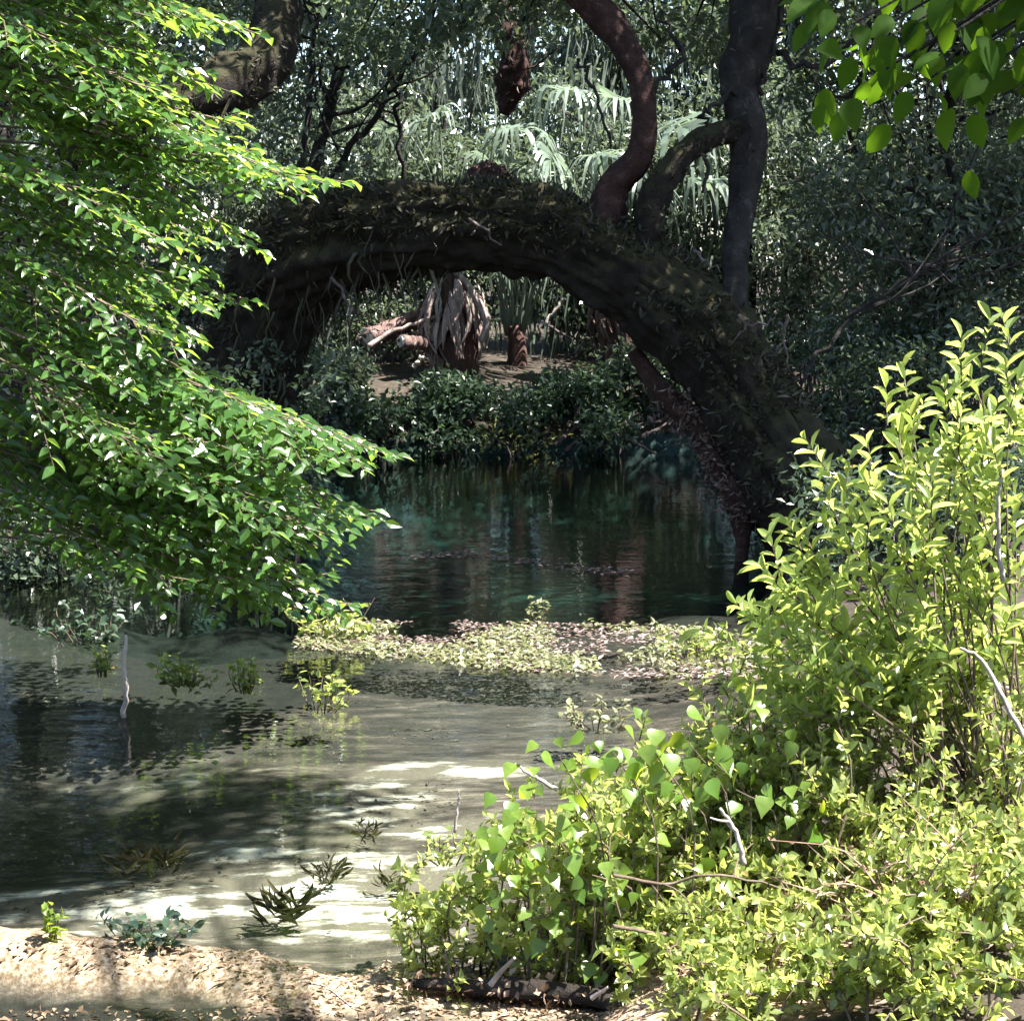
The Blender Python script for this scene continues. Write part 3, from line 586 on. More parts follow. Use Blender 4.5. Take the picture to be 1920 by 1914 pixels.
low = [('low leafy shrub with pale rounded leaves at the water edge, leftmost on the near bank', -0.38, 0.25, 26, 5.7, 6.3, 0.045, 0.03),
       ('dense pale green shrub in the middle of the near bank', 0.2, 0.75, 62, 5.6, 6.5, 0.05, 0.032),
       ('sunlit yellow-green bush in front of the tall shrub', 0.7, 1.25, 78, 5.7, 6.9, 0.05, 0.03),
       ('tangled small-leaved bush at the right edge below the tall shrub', 1.2, 1.95, 78, 5.3, 6.6, 0.046, 0.028),
       ('ragged bush filling the lower right corner', 1.0, 1.75, 56, 4.55, 5.45, 0.044, 0.028),
       ('sparse weedy bush on the sandy bank right of the wet log', 0.5, 1.05, 40, 4.75, 5.5, 0.04, 0.026)]
for lab, x0, x1, nst, y0, y1, L, W in low:
    cx, cyy = (x0 + x1) / 2, (y0 + y1) / 2
    th = thing('low_shrub', (cx, cyy, zg(cx, cyy)), lab, 'shrub'); lf, tw = Leaves(), []
    for k in range(nst):
        x = rng.uniform(x0, x1); y = rng.uniform(y0, y1); h = Htop(x) * (0.35 + 0.65 * rng.random() ** 0.7)
        if y < 5.75: h *= 0.7 if x > 1.0 else 0.55
        tp = np.array([x, y, max(h, zg(x, y) + 0.1)]); bx = x * 0.6 + cx * 0.4 + rng.normal() * 0.1; by = y + rng.normal() * 0.1
        shoots(lf, tw, (bx, by, zg(bx, by) - 0.02), tp, 8, L, W, 9, 0.32, 0.2, 0.1, 0.12, 0.005, 0.5)
    lf.build(th, M['low_leaf'], 'oval', 260)
    V, q, t = tubes(tw, 4); obj('stems', V, [q, t], M['twig'], th, kind='stuff')
# vine with heart-shaped leaves scrambling over the bank shrubs
VN = thing('vine', (0.35, 5.9, zg(0.35, 5.9)), 'bright green vine with large heart-shaped leaves sprawling toward the water', 'vine')
lf, tw = Leaves(), []
for px, py in [(1050, 1420), (1080, 1480), (1150, 1410), (1220, 1400), (1290, 1390), (960, 1560), (1000, 1530), (1030, 1600), (1100, 1560), (1180, 1500), (960, 1640), (1040, 1690), (1110, 1640), (1160, 1720), (980, 1720),
               (1250, 1470), (1380, 1480), (1330, 1420), (1420, 1360), (1060, 1760), (930, 1680), (1700, 1600), (1500, 1500), (1240, 1620), (1130, 1790)]:
    d = rng.uniform(5.55, 5.9); tp = PX(px, py, d); b = np.array([tp[0] + 0.15, tp[1] + 0.1, zg(tp[0] + 0.15, tp[1] + 0.1)])
    C = catmull([b, (b + tp) / 2 + np.array([0.08, 0, 0.12]), tp], 8); tw.append((C, np.linspace(0.005, 0.002, 8)))
    n = 9; p = tp + rng.normal(size=(n, 3)) * np.array([0.09, 0.07, 0.07]); l = 0.04 + 0.045 * rng.random(n)
    lf.add(p, nrm(np.array([-0.15, -0.5, -0.55]) + rng.normal(size=(n, 3)) * 0.4), np.array([0.0, -0.55, 0.8]) + rng.normal(size=(n, 3)) * 0.35, l, l * 0.85)
lf.build(VN, M['vine_leaf'], 'heart', 300)
V, q, t = tubes(tw, 5); obj('stems', V, [q, t], M['twig'], VN, kind='stuff')

# ------------------------------------------------------------------ bough hanging in at the top right
OB = thing('overhanging_tree', (2.6, 3.1, zg(2.6, 3.1)), 'tree whose leafy bough hangs in at the top right corner', 'tree')
V, q, t = bark_tube([(2.6, 3.1, 0.2), (2.55, 3.15, 2), (2.5, 3.1, 4.2), (2.6, 3.2, 6.4)], [0.16, 0.12, 0.09, 0.04], 14, 40, 0.1, 4, 31)
obj('trunk', V, [q, t], M['grey_bark'], OB, smooth=True)
lf, tw = Leaves(), []
B0 = np.array([2.5, 3.1, 3.7])
for px, py, d in [(1570, 0, 3.5), (1620, -10, 3.5), (1640, 60, 3.45), (1700, 110, 3.4), (1720, 40, 3.5), (1790, 60, 3.3), (1850, 20, 3.4), (1850, 130, 3.35), (1910, 80, 3.3), (1760, -20, 3.6), (1680, 0, 3.6), (1910, 150, 3.4), (1800, 0, 3.2), (1600, 45, 3.45), (1660, 130, 3.4), (1740, 150, 3.4), (1840, 90, 3.3), (1905, 170, 3.3)]:
    tp = PX(px, py, d); C = catmull([B0 + rng.normal(size=3) * 0.1, (B0 + tp) / 2 + np.array([0, 0, 0.16]), tp], 12); tw.append((C, np.linspace(0.012, 0.0025, 12)))
    n = 12; p = C[rng.integers(9, 12, n)] + rng.normal(size=(n, 3)) * 0.06; l = 0.052 + 0.036 * rng.random(n)
    lf.add(p, nrm(np.array([-0.3, -0.1, -0.8]) + rng.normal(size=(n, 3)) * 0.4), np.array([-0.3, -0.7, 0.5]) + rng.normal(size=(n, 3)) * 0.35, l, l * 0.62)
for k in range(14):
    a = rng.uniform(0, 6.28); tp = np.array([2.2 + 0.9 * math.cos(a), 3.1 + 0.5 * math.sin(a), rng.uniform(4.6, 6)])
    C = catmull([(2.5, 3.1, tp[2] - 0.4), ((2.5 + tp[0]) / 2, (3.1 + tp[1]) / 2, tp[2]), tp], 8); tw.append((C, np.linspace(0.012, 0.003, 8)))
    n = 22; p = C[rng.integers(3, 8, n)] + rng.normal(size=(n, 3)) * 0.14; l = 0.075 + 0.035 * rng.random(n)
    lf.add(p, nrm(rand_unit(n) + np.array([0, 0, -0.6])), np.array([0, 0, 1]) + rng.normal(size=(n, 3)) * 0.4, l, l * 0.62)
lf.build(OB, M['over_leaf'], 'broad', 180)
# unseen leaf clusters added high up to dapple the water and shade the hollow
cs = np.stack([rng.uniform(1.4, 3.4, 110), rng.uniform(5.9, 7.9, 110), rng.uniform(7.0, 9.0, 110)], 1)
cs = cs[(vnoise(cs * np.array([1, 1, 0.3]), 1.5, 14) > 0.54) | ((cs[:, 0] < 2.5) & (cs[:, 1] > 6.3))]
for c in cs[::2]:
    a = np.array([2.6, 3.2, 5.2 + rng.random() * 0.7]); tw.append((catmull([a, (a + c) / 2 + np.array([0, 0, 0.4]) + rng.normal(size=3) * 0.2, c], 9), np.linspace(0.016, 0.004, 9)))
clump_crown(cs, 0.4, 100, 0.1, 0.55, up=1.2).build(OB, M['over_leaf'], 'quad', 0, rest='added_shade_crown')
V, q, t = tubes(tw, 5); obj('twigs', V, [q, t], M['grey_bark'], OB, kind='stuff')

# ------------------------------------------------------------------ palms on the far bank
def frond(parent, root, centre, face, size, nseg=22, mat='frond', droop=0.9, petw=0.018):
    """costapalmate leaf: an arched stalk, a bent rib and long segments that split and hang"""
    root, centre = np.asarray(root, float), np.asarray(centre, float)
    P = catmull([root, (root + centre) / 2 + np.array([0, 0, 0.16 * np.linalg.norm(centre - root)]), centre], 10)
    V, q, t = tube(P, np.linspace(petw, petw * 0.6, 10), 6); fr = obj('frond', V, [q, t], M[mat], parent, smooth=True)
    T = nrm(np.asarray(face, float) + rng.normal(size=3) * 0.15); roll = rng.normal() * 0.35
    B = nrm(np.cross(UP, T)); N = np.cross(T, B); B, N = B * math.cos(roll) + N * math.sin(roll), N * math.cos(roll) - B * math.sin(roll)
    Vs, Qs, o, rr = [], [], 0, []
    for s in range(nseg):
        f = s / (nseg - 1) * 2 - 1; a = f * R(105) + rng.normal() * 0.05
        rib = 0.42 * size * (1 - abs(f)) ** 0.8                       # segments leave the rib along its length
        c0 = centre + T * rib - UP * (0.5 * rib * rib / size)
        d0 = nrm(T * math.cos(a) + B * math.sin(a) + N * (0.12 + rng.normal() * 0.09))
        ln = size * (0.78 + 0.2 * math.cos(a)) * rng.uniform(0.8, 1.1); m = 8; u = np.linspace(0, 1, m)
        dr = droop * rng.uniform(0.55, 1.25); bend = np.clip(u - rng.uniform(0.25, 0.45), 0, 1)
        C = c0 + d0 * (u * ln - 0.55 * dr * ln * bend ** 1.6)[:, None] - UP * (dr * ln * (0.25 * u ** 2 + 1.0 * bend ** 1.3))[:, None] + rng.normal(size=3) * 0.03 * (u ** 2)[:, None]
        sd_ = nrm(np.cross(d0, N) + rng.normal(size=3) * 0.25); wv = size * 0.04 * rng.uniform(0.7, 1.15) * np.array([0.3, 0.8, 1, 0.95, 0.8, 0.6, 0.35, 0.04])
        Vs += [C + sd_ * wv[:, None], C - sd_ * wv[:, None] + np.array([0, 0, 0.006])]
        for k in range(m - 1): Qs.append((o + k, o + k + 1, o + m + k + 1, o + m + k))
        o += 2 * m; rr += [rng.random()] * (2 * m)
    obj('blade', np.vstack(Vs), [np.array(Qs)], M[mat], fr, {'rnd': rr}); return fr
def boots(parent, px, py0, py1, y, wpx, n, seed, mat):
    """old leaf bases clasping a palm trunk, each a tapering plate that bows out and down"""
    for k in range(n):
        a = rng.normal() * 1.0; f = rng.random(); c = PX(px, py0 + (py1 - py0) * f * 0.65, y)
        r = wpx * y / F / 2 * (0.55 + 0.5 * math.sin(math.pi * min(1, 0.25 + f)))
        o_ = np.array([math.sin(a), -math.cos(a), 0]); s_ = np.array([math.cos(a), math.sin(a), 0]); ln = (py1 - py0) * y / F * rng.uniform(0.4, 0.62)
        u = np.linspace(0, 1, 7); C = c + o_ * (r * (0.75 + 0.4 * np.sin(u * 2.6)))[:, None] - UP * (u * ln)[:, None] + s_ * (rng.normal() * 0.12 * u ** 2)[:, None]
        wv = rng.uniform(0.03, 0.065) * np.array([0.5, 0.9, 1, 0.85, 0.65, 0.4, 0.12]); th = 0.016
        A = np.stack([C - s_ * wv[:, None], C + o_ * th, C + s_ * wv[:, None], C - o_ * th], 1).reshape(-1, 3)
        i = np.arange(6)[:, None] * 4; j = np.arange(4)[None]; q = np.stack([i + j, i + (j + 1) % 4, i + 4 + (j + 1) % 4, i + 4 + j], -1).reshape(-1, 4)
        obj('leaf_base', A, [q], mat, parent)
P1 = PX(855, 690, 24.3)
PA = thing('palm_tree', (P1[0], 24.3, zg(P1[0], 24.3)), 'squat palm trunk wrapped in pale peeling leaf bases, seen under the arch', 'palm')
V, q, t = bark_tube([PX(858, 760, 24.4), PX(856, 660, 24.4), PX(850, 590, 24.4), PX(842, 525, 24.4), PX(838, 440, 24.5)], [0.3, 0.34, 0.3, 0.18, 0.12], 18, 40, 0.2, 5, 41)
tr = obj('trunk', V, [q, t], M['palm_dark'], PA, smooth=True); boots(tr, 850, 520, 700, 24.4, 112, 64, 1, M['palm_wood'])
V, q, t = tube(catmull([PX(850, 505, 24.2), PX(885, 545, 24.1), PX(912, 600, 24.0), PX(905, 640, 24.0)], 14), np.linspace(0.045, 0.06, 14), 8); obj('dead_stalk', V, [q, t], M['palm_wood'], PA, smooth=True)
for px, py, fx, sz in [(760, 240, -0.8, 0.75), (900, 300, 0.3, 0.8), (820, 210, -0.3, 0.8), (870, 420, 0.5, 0.7), (940, 240, 0.8, 0.8)]:
    frond(PA, PX(838, 450, 24.5), PX(px, py, rng.uniform(24, 24.9)), (fx, -0.7, 0.1), sz)
P2 = PX(1160, 690, 24.0)
PB = thing('palm_tree', (P2[0], 24.0, zg(P2[0], 24.0)), 'shaggy reddish palm trunk with hanging fibres, right of the pale one', 'palm')
V, q, t = bark_tube([PX(1160, 740, 24.1), PX(1160, 650, 24.1), PX(1158, 560, 24.1), PX(1150, 470, 24.1), PX(1145, 400, 24.1)], [0.27, 0.27, 0.24, 0.22, 0.2], 18, 40, 0.15, 5, 42)
tr = obj('trunk', V, [q, t], M['palm_dark'], PB, smooth=True); boots(tr, 1158, 500, 690, 24.1, 88, 46, 2, M['palm_red'])
for px, py, fx, sz, dd in [(1045, 285, -0.15, 1.0, 23.5), (1105, 292, 0.55, 0.95, 23.3), (1240, 235, 0.65, 1.15, 23.4), (1205, 330, 0.1, 0.9, 23.2), (1290, 340, 0.8, 0.95, 23.3), (1180, 190, -0.3, 1.0, 24.2), (1010, 330, -0.8, 0.6, 23.8), (1090, 170, -0.4, 0.9, 24.4)]:
    frond(PB, PX(1145, 395, 24.1), PX(px, py, dd), (fx, -0.75, 0.05), sz, droop=1.0)
PC = PX(960, 700, 25.2)
PCo = thing('palmetto', (PC[0], 25.2, zg(PC[0], 25.2)), 'low palmetto with upright stalks between the two palm trunks', 'palm')
V, q, t = bark_tube([PX(965, 720, 25.2), PX(970, 660, 25.2), PX(965, 610, 25.2)], [0.16, 0.15, 0.1], 12, 16, 0.15, 5, 43); obj('trunk', V, [q, t], M['palm_dark'], PCo, smooth=True)
for k in range(11):
    px = 905 + k * 15 + rng.normal() * 5; frond(PCo, PX(950 + k * 3, 630, 25.2), PX(px, 480 + rng.normal() * 25, 25.0 + rng.normal() * 0.2), ((px - 970) / 90, -0.6, 0.3), 0.5, 16, 'frond', 0.8, 0.024)

# ------------------------------------------------------------------ fallen palm logs
def log(label, a, b, r, mat):        # old palm log, shaggy with split bark
    a, b = np.asarray(a, float), np.asarray(b, float)
    th = thing('fallen_log', tuple((a + b) / 2), label, 'log'); V, q, t = bark_tube([a, (a + b) / 2, b], [r, r * 1.1, r * 0.85], 20, 30, 0.35, 6, int(r * 1000))
    obj('bark', V, [q, t], mat, th, smooth=True); cover(th, V, 160, M['dryd'], 0.06, 0.16, 'split_bark', 0.4)
    ax = nrm(a - b); C = np.vstack([a + ax * 0.002, a + ax * 0.02]); C = np.vstack([C[:1], (C[:1] + C[1:]) / 2, C[1:]]); V, q, t = bark_tube(C, [r * 0.93, r * 0.9, r * 0.75], 20, 6, 0.45, 9, 77, 0.08); c = obj('cut_end', V, [q, t], M['cut_wood'], th)
    off = np.cross(ax, UP) * r * 0.3 + UP * r * 0.12; V, q, t = bark_tube([a + off + ax * 0.012, a + off + ax * 0.02, a + off + ax * 0.026], [r * 0.34, r * 0.3, r * 0.22], 12, 5, 0.5, 14, 5, 0.08); obj('hollow', V, [q, t], M['palm_dark'], c)
log('pale cut palm log at the left of the fallen pile, beside the pale palm', PX(690, 632, 24.0), PX(790, 592, 24.9), 0.12, M['palm_red'])
log('smaller cut palm log lying against the pale palm trunk', PX(752, 640, 23.8), PX(835, 648, 24.3), 0.09, M['palm_red'])
def stick(label, px, w0, w1, mat, name='fallen_stick', cat='stick', forks=0, n=16):
    P = catmull([PX(*p) if len(p) == 3 else GP(*p) for p in px], n)
    P[1:-1] += rng.normal(size=(n - 2, 3)) * 0.0035 * P[0][1] / 8; dd = P[0][1]
    it = [(P, np.linspace(w0, w1, n) * dd / F / 2)]
    for k in range(forks):
        i = rng.integers(3, n - 3); T = nrm(P[i + 1] - P[i]); d = nrm(T + rand_unit(1)[0] * 0.9); ln = np.linalg.norm(P[-1] - P[0]) * rng.uniform(0.2, 0.4)
        it.append((catmull([P[i], P[i] + d * ln * 0.5 + rand_unit(1)[0] * ln * 0.08, P[i] + d * ln], 6), np.linspace(w0, w1, 6) * 0.55 * dd / F / 2))
    V, q, t = tubes(it, 6); o = obj(name, V, [q, t], mat, smooth=True, base=P[0], label=label, cat=cat); return o
stick('reddish fallen palm stalk running from the cut logs to the pale palm', [(690, 650, 23.9), (740, 620, 24.0), (830, 590, 24.1)], 12, 6, M['palm_wood'])
stick('short pale broken stick below the pale palm', [(775, 690, 23.7), (792, 668, 23.7)], 9, 8, M['pale_twig'])
stick('pale diagonal stick leaning between the palms', [(1020, 610, 23.9), (1050, 570, 23.9), (1060, 560, 23.9)], 8, 5, M['pale_twig'])
stick('thin stick leaning left of the shaggy palm', [(1030, 612, 23.8), (1070, 635, 23.8)], 6, 5, M['drift'])
stick('grey stick poking from the bank shrubs below the shaggy palm', [(1078, 665, 23.6), (1102, 632, 23.6)], 7, 5, M['drift'])
stick('long bowed grey branch over the bank shrubs', [(925, 755, 23.2), (960, 738, 23.1), (1003, 735, 23.1)], 8, 5, M['drift'])

# ------------------------------------------------------------------ dead snags hanging in the upper background
def snag(label, px, ws, mat, seed, name='dead_snag'):
    P = [PX(*p) for p in px]; th = thing(name, tuple(P[0]), label, 'snag')
    V, q, t = bark_tube(P, [wd * p[2] / F / 2 for wd, p in zip(ws, px)], 20, 60, 0.3, 4, seed, 0.04); obj('stem', V, [q, t], mat, th, smooth=True); cover(th, V, 1500 if mat.name == 'oak_bark' else 250, M['fern'] if mat.name == 'oak_bark' else M['dryd'], down=0.5)
    tw = [(catmull([P[k], P[k] + rand_unit(1)[0] * 0.3, P[k] + rand_unit(1)[0] * 0.7], 6), np.linspace(0.025, 0.008, 6)) for k in (0, 1, 1, 2)]
    V, q, t = tubes(tw, 5); obj('stub', V, [q, t], mat, th)
snag('broken reddish snag hanging in the middle of the upper background', [(925, -150, 21.5), (940, 20, 21.3), (965, 110, 21.2), (960, 160, 21.2), (945, 215, 21.2)], [40, 42, 50, 58, 22], M['limb_bark'], 51)
snag('thick brown mossy limb at upper left behind the bright sprays', [(120, 300, 13.6), (280, 215, 14), (400, 170, 14.3), (480, 135, 14.6), (515, 60, 14.9), (520, -60, 15.2), (500, -260, 15.6)], [50, 64, 90, 104, 84, 74, 60], M['oak_bark'], 52, 'broken_limb')
snag('reddish stub showing above the crest of the arch', [(885, 380, 19), (900, 335, 19), (945, 330, 19.1)], [60, 56, 40], M['limb_bark'], 53, 'broken_stub')

# ------------------------------------------------------------------ background trees
def bg_tree(label, x, y, h, r, z0, ncl, per, L, mat, cat='tree', lean=0.0, moss=0, name='background_tree', trunk_r=0.13, cr=0.75, tmat='grey_bark'):
    zb = zg(x, y); th = thing(name, (x, y, zb), label, cat)
    top = np.array([x + lean, y, h * 0.92]); P = [np.array([x, y, zb - 0.2]), np.array([x + rng.normal() * 0.2, y, h * 0.35]), np.array([x + lean * 0.6 + rng.normal() * 0.3, y, h * 0.65]), top]
    V, q, t = bark_tube(P, [trunk_r * 1.25, trunk_r, trunk_r * 0.75, 0.03], 12, 40, 0.12, 3, int(abs(x) * 10)); obj('trunk', V, [q, t], M[tmat], th, smooth=True)
    C = catmull(P, 60)
    u = rand_unit(ncl) * rng.random((ncl, 1)) ** 0.4; cs = np.array([x + lean * 0.6, y, (h + z0) / 2]) + u * np.array([r, r * 0.8, (h - z0) / 2])
    tw = []
    for c in cs[::2]:
        a = C[min(59, int(np.argmin(np.abs(C[:, 2] - (c[2] - 0.5)))))]; tw.append((catmull([a, (a + c) / 2 + rng.normal(size=3) * 0.15, c], 7), np.linspace(0.035, 0.008, 7)))
    V, q, t = tubes(tw, 5); obj('branches', V, [q, t], M['grey_bark'], th, kind='stuff')
    clump_crown(cs, cr, per, L, 0.48).build(th, M[mat], 'quad', 0, rest='crown')
    if moss:
        sel = cs[(cs[:, 2] < 7.5)][:moss]; Vs, Qs, o, rr = [], [], 0, []
        for c in sel:
            for k in range(46):
                p = c + np.array([rng.normal() * 0.5, rng.normal() * 0.4 - 0.4, rng.normal() * 0.25]); ln = rng.uniform(0.4, 1.3); m = 5; uu = np.linspace(0, 1, m)
                D = p + np.stack([0.05 * np.sin(uu * 5 + k), 0.04 * np.cos(uu * 4 + k), -uu * ln], 1); ww = (0.014 + 0.012 * rng.random()) * np.array([0.6, 1, 0.9, 0.6, 0.1])
                a = rng.uniform(0, 3.14); s = np.array([math.cos(a), math.sin(a), 0])
                Vs += [D - s * ww[:, None], D + s * ww[:, None]]
                for z in range(m - 1): Qs.append((o + z, o + z + 1, o + m + z + 1, o + m + z))
                o += 2 * m; rr += [rng.random()] * (2 * m)
        if Vs: obj('hanging_moss', np.vstack(Vs), [np.array(Qs)], M['moss'], th, {'rnd': rr}, kind='stuff')
    return th
bg_tree('grey-leaved oak behind the pale palm, hung with moss', -1.4, 31.0, 16, 2.9, 2.6, 75, 170, 0.17, 'grey_leaf', moss=26)
bg_tree('mossy oak behind the palm fronds right of the snag', 2.0, 31.5, 16, 2.9, 2.2, 75, 170, 0.17, 'grey_leaf', moss=34)
bg_tree('dark oak behind the upper left sprays', -4.8, 30.0, 16, 2.8, 2.0, 75, 170, 0.17, 'oak_leaf', moss=12)
bg_tree('oak at far left behind the leafy green tree', -8.4, 29, 16, 3.0, 1.2, 70, 150, 0.18, 'oak_leaf')
bg_tree('dark oak far back behind the grey limb', 5.2, 31.5, 15, 2.9, 1.8, 75, 170, 0.17, 'oak_leaf', moss=10)
bg_tree('oak at the far right edge of the background', 9.2, 28.5, 16, 3.0, 1.0, 75, 150, 0.18, 'oak_leaf')
bg_tree('sunlit pale yellow tree far behind the top right bough', 5.9, 36.5, 14, 2.6, 3.5, 60, 150, 0.18, 'sun_leaf')
bg_tree('tall oak far behind the snag', 0.3, 37, 19, 3.6, 2.0, 75, 150, 0.22, 'grey_leaf')
bg_tree('tall oak far behind the left sprays', -6.2, 37.5, 19, 3.8, 2.0, 75, 140, 0.22, 'oak_leaf')
bg_tree('tall oak far behind on the right', 11.0, 37, 19, 3.8, 2.0, 75, 140, 0.22, 'oak_leaf')
bg_tree('glossy evergreen tree on the right bank behind the arch', 4.9, 19.6, 7.5, 1.7, 1.0, 70, 150, 0.12, 'grey_leaf', cr=0.6)
bg_tree('dark evergreen at the right edge beyond the tall shrub', 6.2, 17.0, 8.0, 1.9, 0.6, 70, 150, 0.12, 'oak_leaf', cr=0.6)
bg_tree('small glossy evergreen over the foot of the arch', 4.2, 16.9, 4.3, 1.25, 0.5, 52, 140, 0.1, 'grey_leaf', cr=0.5, trunk_r=0.07)
bg_tree('dark tree on the left bank behind the leafy sprays', -5.2, 17.5, 9, 2.2, 0.8, 75, 150, 0.13, 'oak_leaf', cr=0.65)
bg_tree('leaning young oak above the left end of the arch', -2.9, 22.6, 9, 1.9, 3.0, 60, 150, 0.13, 'grey_leaf', lean=0.8, cr=0.65, trunk_r=0.09)

for lab, x, y, h, r, z0, mt, ms in [('grey-green understory tree behind the pale palm', -1.0, 26.3, 5.2, 1.5, 1.1, 'grey_leaf', 10), ('understory tree above the left end of the arch', -3.2, 25.6, 5.6, 1.6, 0.9, 'grey_leaf', 6),
        ('dark understory tree at left beyond the arch', -5.6, 25.0, 6.0, 1.7, 0.6, 'oak_leaf', 0), ('understory tree behind the palm fronds', 1.3, 26.8, 5.4, 1.5, 1.0, 'grey_leaf', 16), ('understory tree behind the grey limb', 3.5, 26.0, 5.8, 1.6, 0.9, 'grey_leaf', 8),
        ('dark understory tree at right behind the glossy evergreen', 6.0, 25.0, 6.4, 1.8, 0.6, 'oak_leaf', 0), ('understory tree at the right end of the far bank', 8.3, 23.5, 6.6, 1.9, 0.5, 'oak_leaf', 0), ('dark understory tree far back at the left edge', -8.0, 24.0, 6.5, 1.9, 0.4, 'oak_leaf', 0)]:
    bg_tree(lab, x, y, h, r, z0, 60, 170, 0.125, mt, cr=0.6, trunk_r=0.06, moss=ms, name='understory_tree')

def sapling(label, px, w0, w1, forks):
    P = catmull([PX(*p) for p in px], 30); P[1:-1] += rng.normal(size=(28, 3)) * 0.025; th = thing('bare_sapling', tuple(P[0]), label, 'tree')
    V, q, t = tube(P, np.linspace(w0, w1, 30) * px[0][2] / F / 2, 8); obj('trunk', V, [q, t], M['grey_bark'], th, smooth=True); it = []
    for k in range(forks):
        i = rng.integers(5, 28); d = nrm(P[i + 1] - P[i]) + rand_unit(1)[0] * 0.8; ln = rng.uniform(0.6, 1.8)
        C = catmull([P[i], P[i] + d * ln * 0.5 + rand_unit(1)[0] * 0.12, P[i] + d * ln + np.array([0, 0, 0.2])], 9); it.append((C, np.linspace(0.018, 0.004, 9)))
        for m in (4, 6): it.append((catmull([C[m], C[m] + rand_unit(1)[0] * 0.2, C[m] + rand_unit(1)[0] * 0.5], 5), np.linspace(0.008, 0.003, 5)))
    V, q, t = tubes(it, 5); obj('branches', V, [q, t], M['grey_bark'], th, kind='stuff')
sapling('thin dark sapling leaning right above the arch, left of the snag', [(590, 420, 22.5), (640, 300, 22.4), (720, 190, 22.3), (800, 60, 22.2), (830, -80, 22.2)], 15, 7, 12)
sapling('slender dark sapling forking behind the left shoulder of the arch', [(560, 400, 22), (575, 220, 22), (590, 60, 22), (600, -60, 22)], 14, 8, 12)
sapling('dark sapling right of the reddish snag', [(760, 420, 23), (750, 250, 22.8), (740, 120, 22.6), (760, -40, 22.6)], 10, 5, 10)
sapling('thin crooked sapling right of the grey limb', [(1640, 480, 19), (1620, 330, 18.8), (1590, 200, 18.6), (1640, 90, 18.6), (1620, -60, 18.5)], 11, 6, 14)
sapling('slim dark sapling near the top right behind the bough', [(1730, 420, 18.5), (1750, 280, 18.5), (1740, 140, 18.5), (1760, -40, 18.4)], 10, 6, 12)
sapling('pale leaning sapling low on the right bank', [(1500, 720, 15.2), (1590, 600, 15.4), (1700, 520, 15.6), (1800, 470, 15.8)], 9, 4, 12)

# ------------------------------------------------------------------ shrubs along the far bank
def bank_shrub(label, px, py_top, y, wpx, n, mat='bank_leaf', L=0.11, name='bank_shrub'):
    x = PX(px, 700, y)[0]; zb = zg(x, y); zt = PX(px, py_top, y)[2]; th = thing(name, (x, y, zb), label, 'shrub'); hw = wpx * y / F / 2
    m = max(6, int(wpx / 9)); cs = np.stack([x + rng.uniform(-hw, hw, m), y + rng.uniform(-0.45, 0.45, m), zb + (zt - zb) * rng.uniform(0.12, 0.92, m)], 1)
    tw = [(catmull([(x + (c[0] - x) * 0.4, c[1], zg(x + (c[0] - x) * 0.4, c[1]) - 0.03), (c + np.array([x, y, zb])) / 2 + rng.normal(size=3) * 0.08, c], 7), np.linspace(0.018, 0.006, 7)) for c in cs]
    V, q, t = tubes(tw, 5); obj('stems', V, [q, t], M['drift'], th, kind='stuff')
    clump_crown(cs, 0.34, n / m, L, 0.5, up=0.8).build(th, M[mat], 'quad', 0, rest='foliage')
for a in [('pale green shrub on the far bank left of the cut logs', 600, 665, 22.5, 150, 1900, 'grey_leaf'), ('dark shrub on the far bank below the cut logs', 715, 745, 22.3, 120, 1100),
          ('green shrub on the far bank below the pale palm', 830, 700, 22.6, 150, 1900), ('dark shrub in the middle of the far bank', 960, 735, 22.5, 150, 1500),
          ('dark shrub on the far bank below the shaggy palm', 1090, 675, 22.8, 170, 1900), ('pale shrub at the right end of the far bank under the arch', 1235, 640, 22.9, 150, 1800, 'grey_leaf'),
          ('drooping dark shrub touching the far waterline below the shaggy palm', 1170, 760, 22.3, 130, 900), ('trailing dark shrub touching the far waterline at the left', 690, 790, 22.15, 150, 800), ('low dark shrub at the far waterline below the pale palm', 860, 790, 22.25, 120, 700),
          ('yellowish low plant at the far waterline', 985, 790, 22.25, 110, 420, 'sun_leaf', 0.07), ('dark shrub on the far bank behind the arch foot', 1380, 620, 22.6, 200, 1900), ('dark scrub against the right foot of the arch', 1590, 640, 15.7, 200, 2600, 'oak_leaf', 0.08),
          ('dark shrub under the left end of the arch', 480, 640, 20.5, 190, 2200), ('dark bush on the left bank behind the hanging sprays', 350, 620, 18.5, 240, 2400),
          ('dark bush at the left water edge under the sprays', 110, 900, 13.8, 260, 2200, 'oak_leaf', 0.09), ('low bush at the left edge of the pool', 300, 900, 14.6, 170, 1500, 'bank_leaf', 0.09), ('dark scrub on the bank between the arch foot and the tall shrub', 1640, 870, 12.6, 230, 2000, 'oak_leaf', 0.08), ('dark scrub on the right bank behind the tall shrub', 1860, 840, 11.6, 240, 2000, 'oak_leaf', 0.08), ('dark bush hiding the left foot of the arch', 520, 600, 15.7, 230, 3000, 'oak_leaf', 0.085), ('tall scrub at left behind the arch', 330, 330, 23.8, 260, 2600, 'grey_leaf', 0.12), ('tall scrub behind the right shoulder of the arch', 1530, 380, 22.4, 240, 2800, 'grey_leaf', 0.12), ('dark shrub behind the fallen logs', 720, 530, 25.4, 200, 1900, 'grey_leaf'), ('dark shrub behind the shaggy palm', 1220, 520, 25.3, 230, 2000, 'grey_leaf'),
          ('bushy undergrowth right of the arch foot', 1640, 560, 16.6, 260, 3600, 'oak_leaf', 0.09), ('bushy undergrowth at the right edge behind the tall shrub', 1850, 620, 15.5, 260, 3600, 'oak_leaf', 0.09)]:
    bank_shrub(*a)

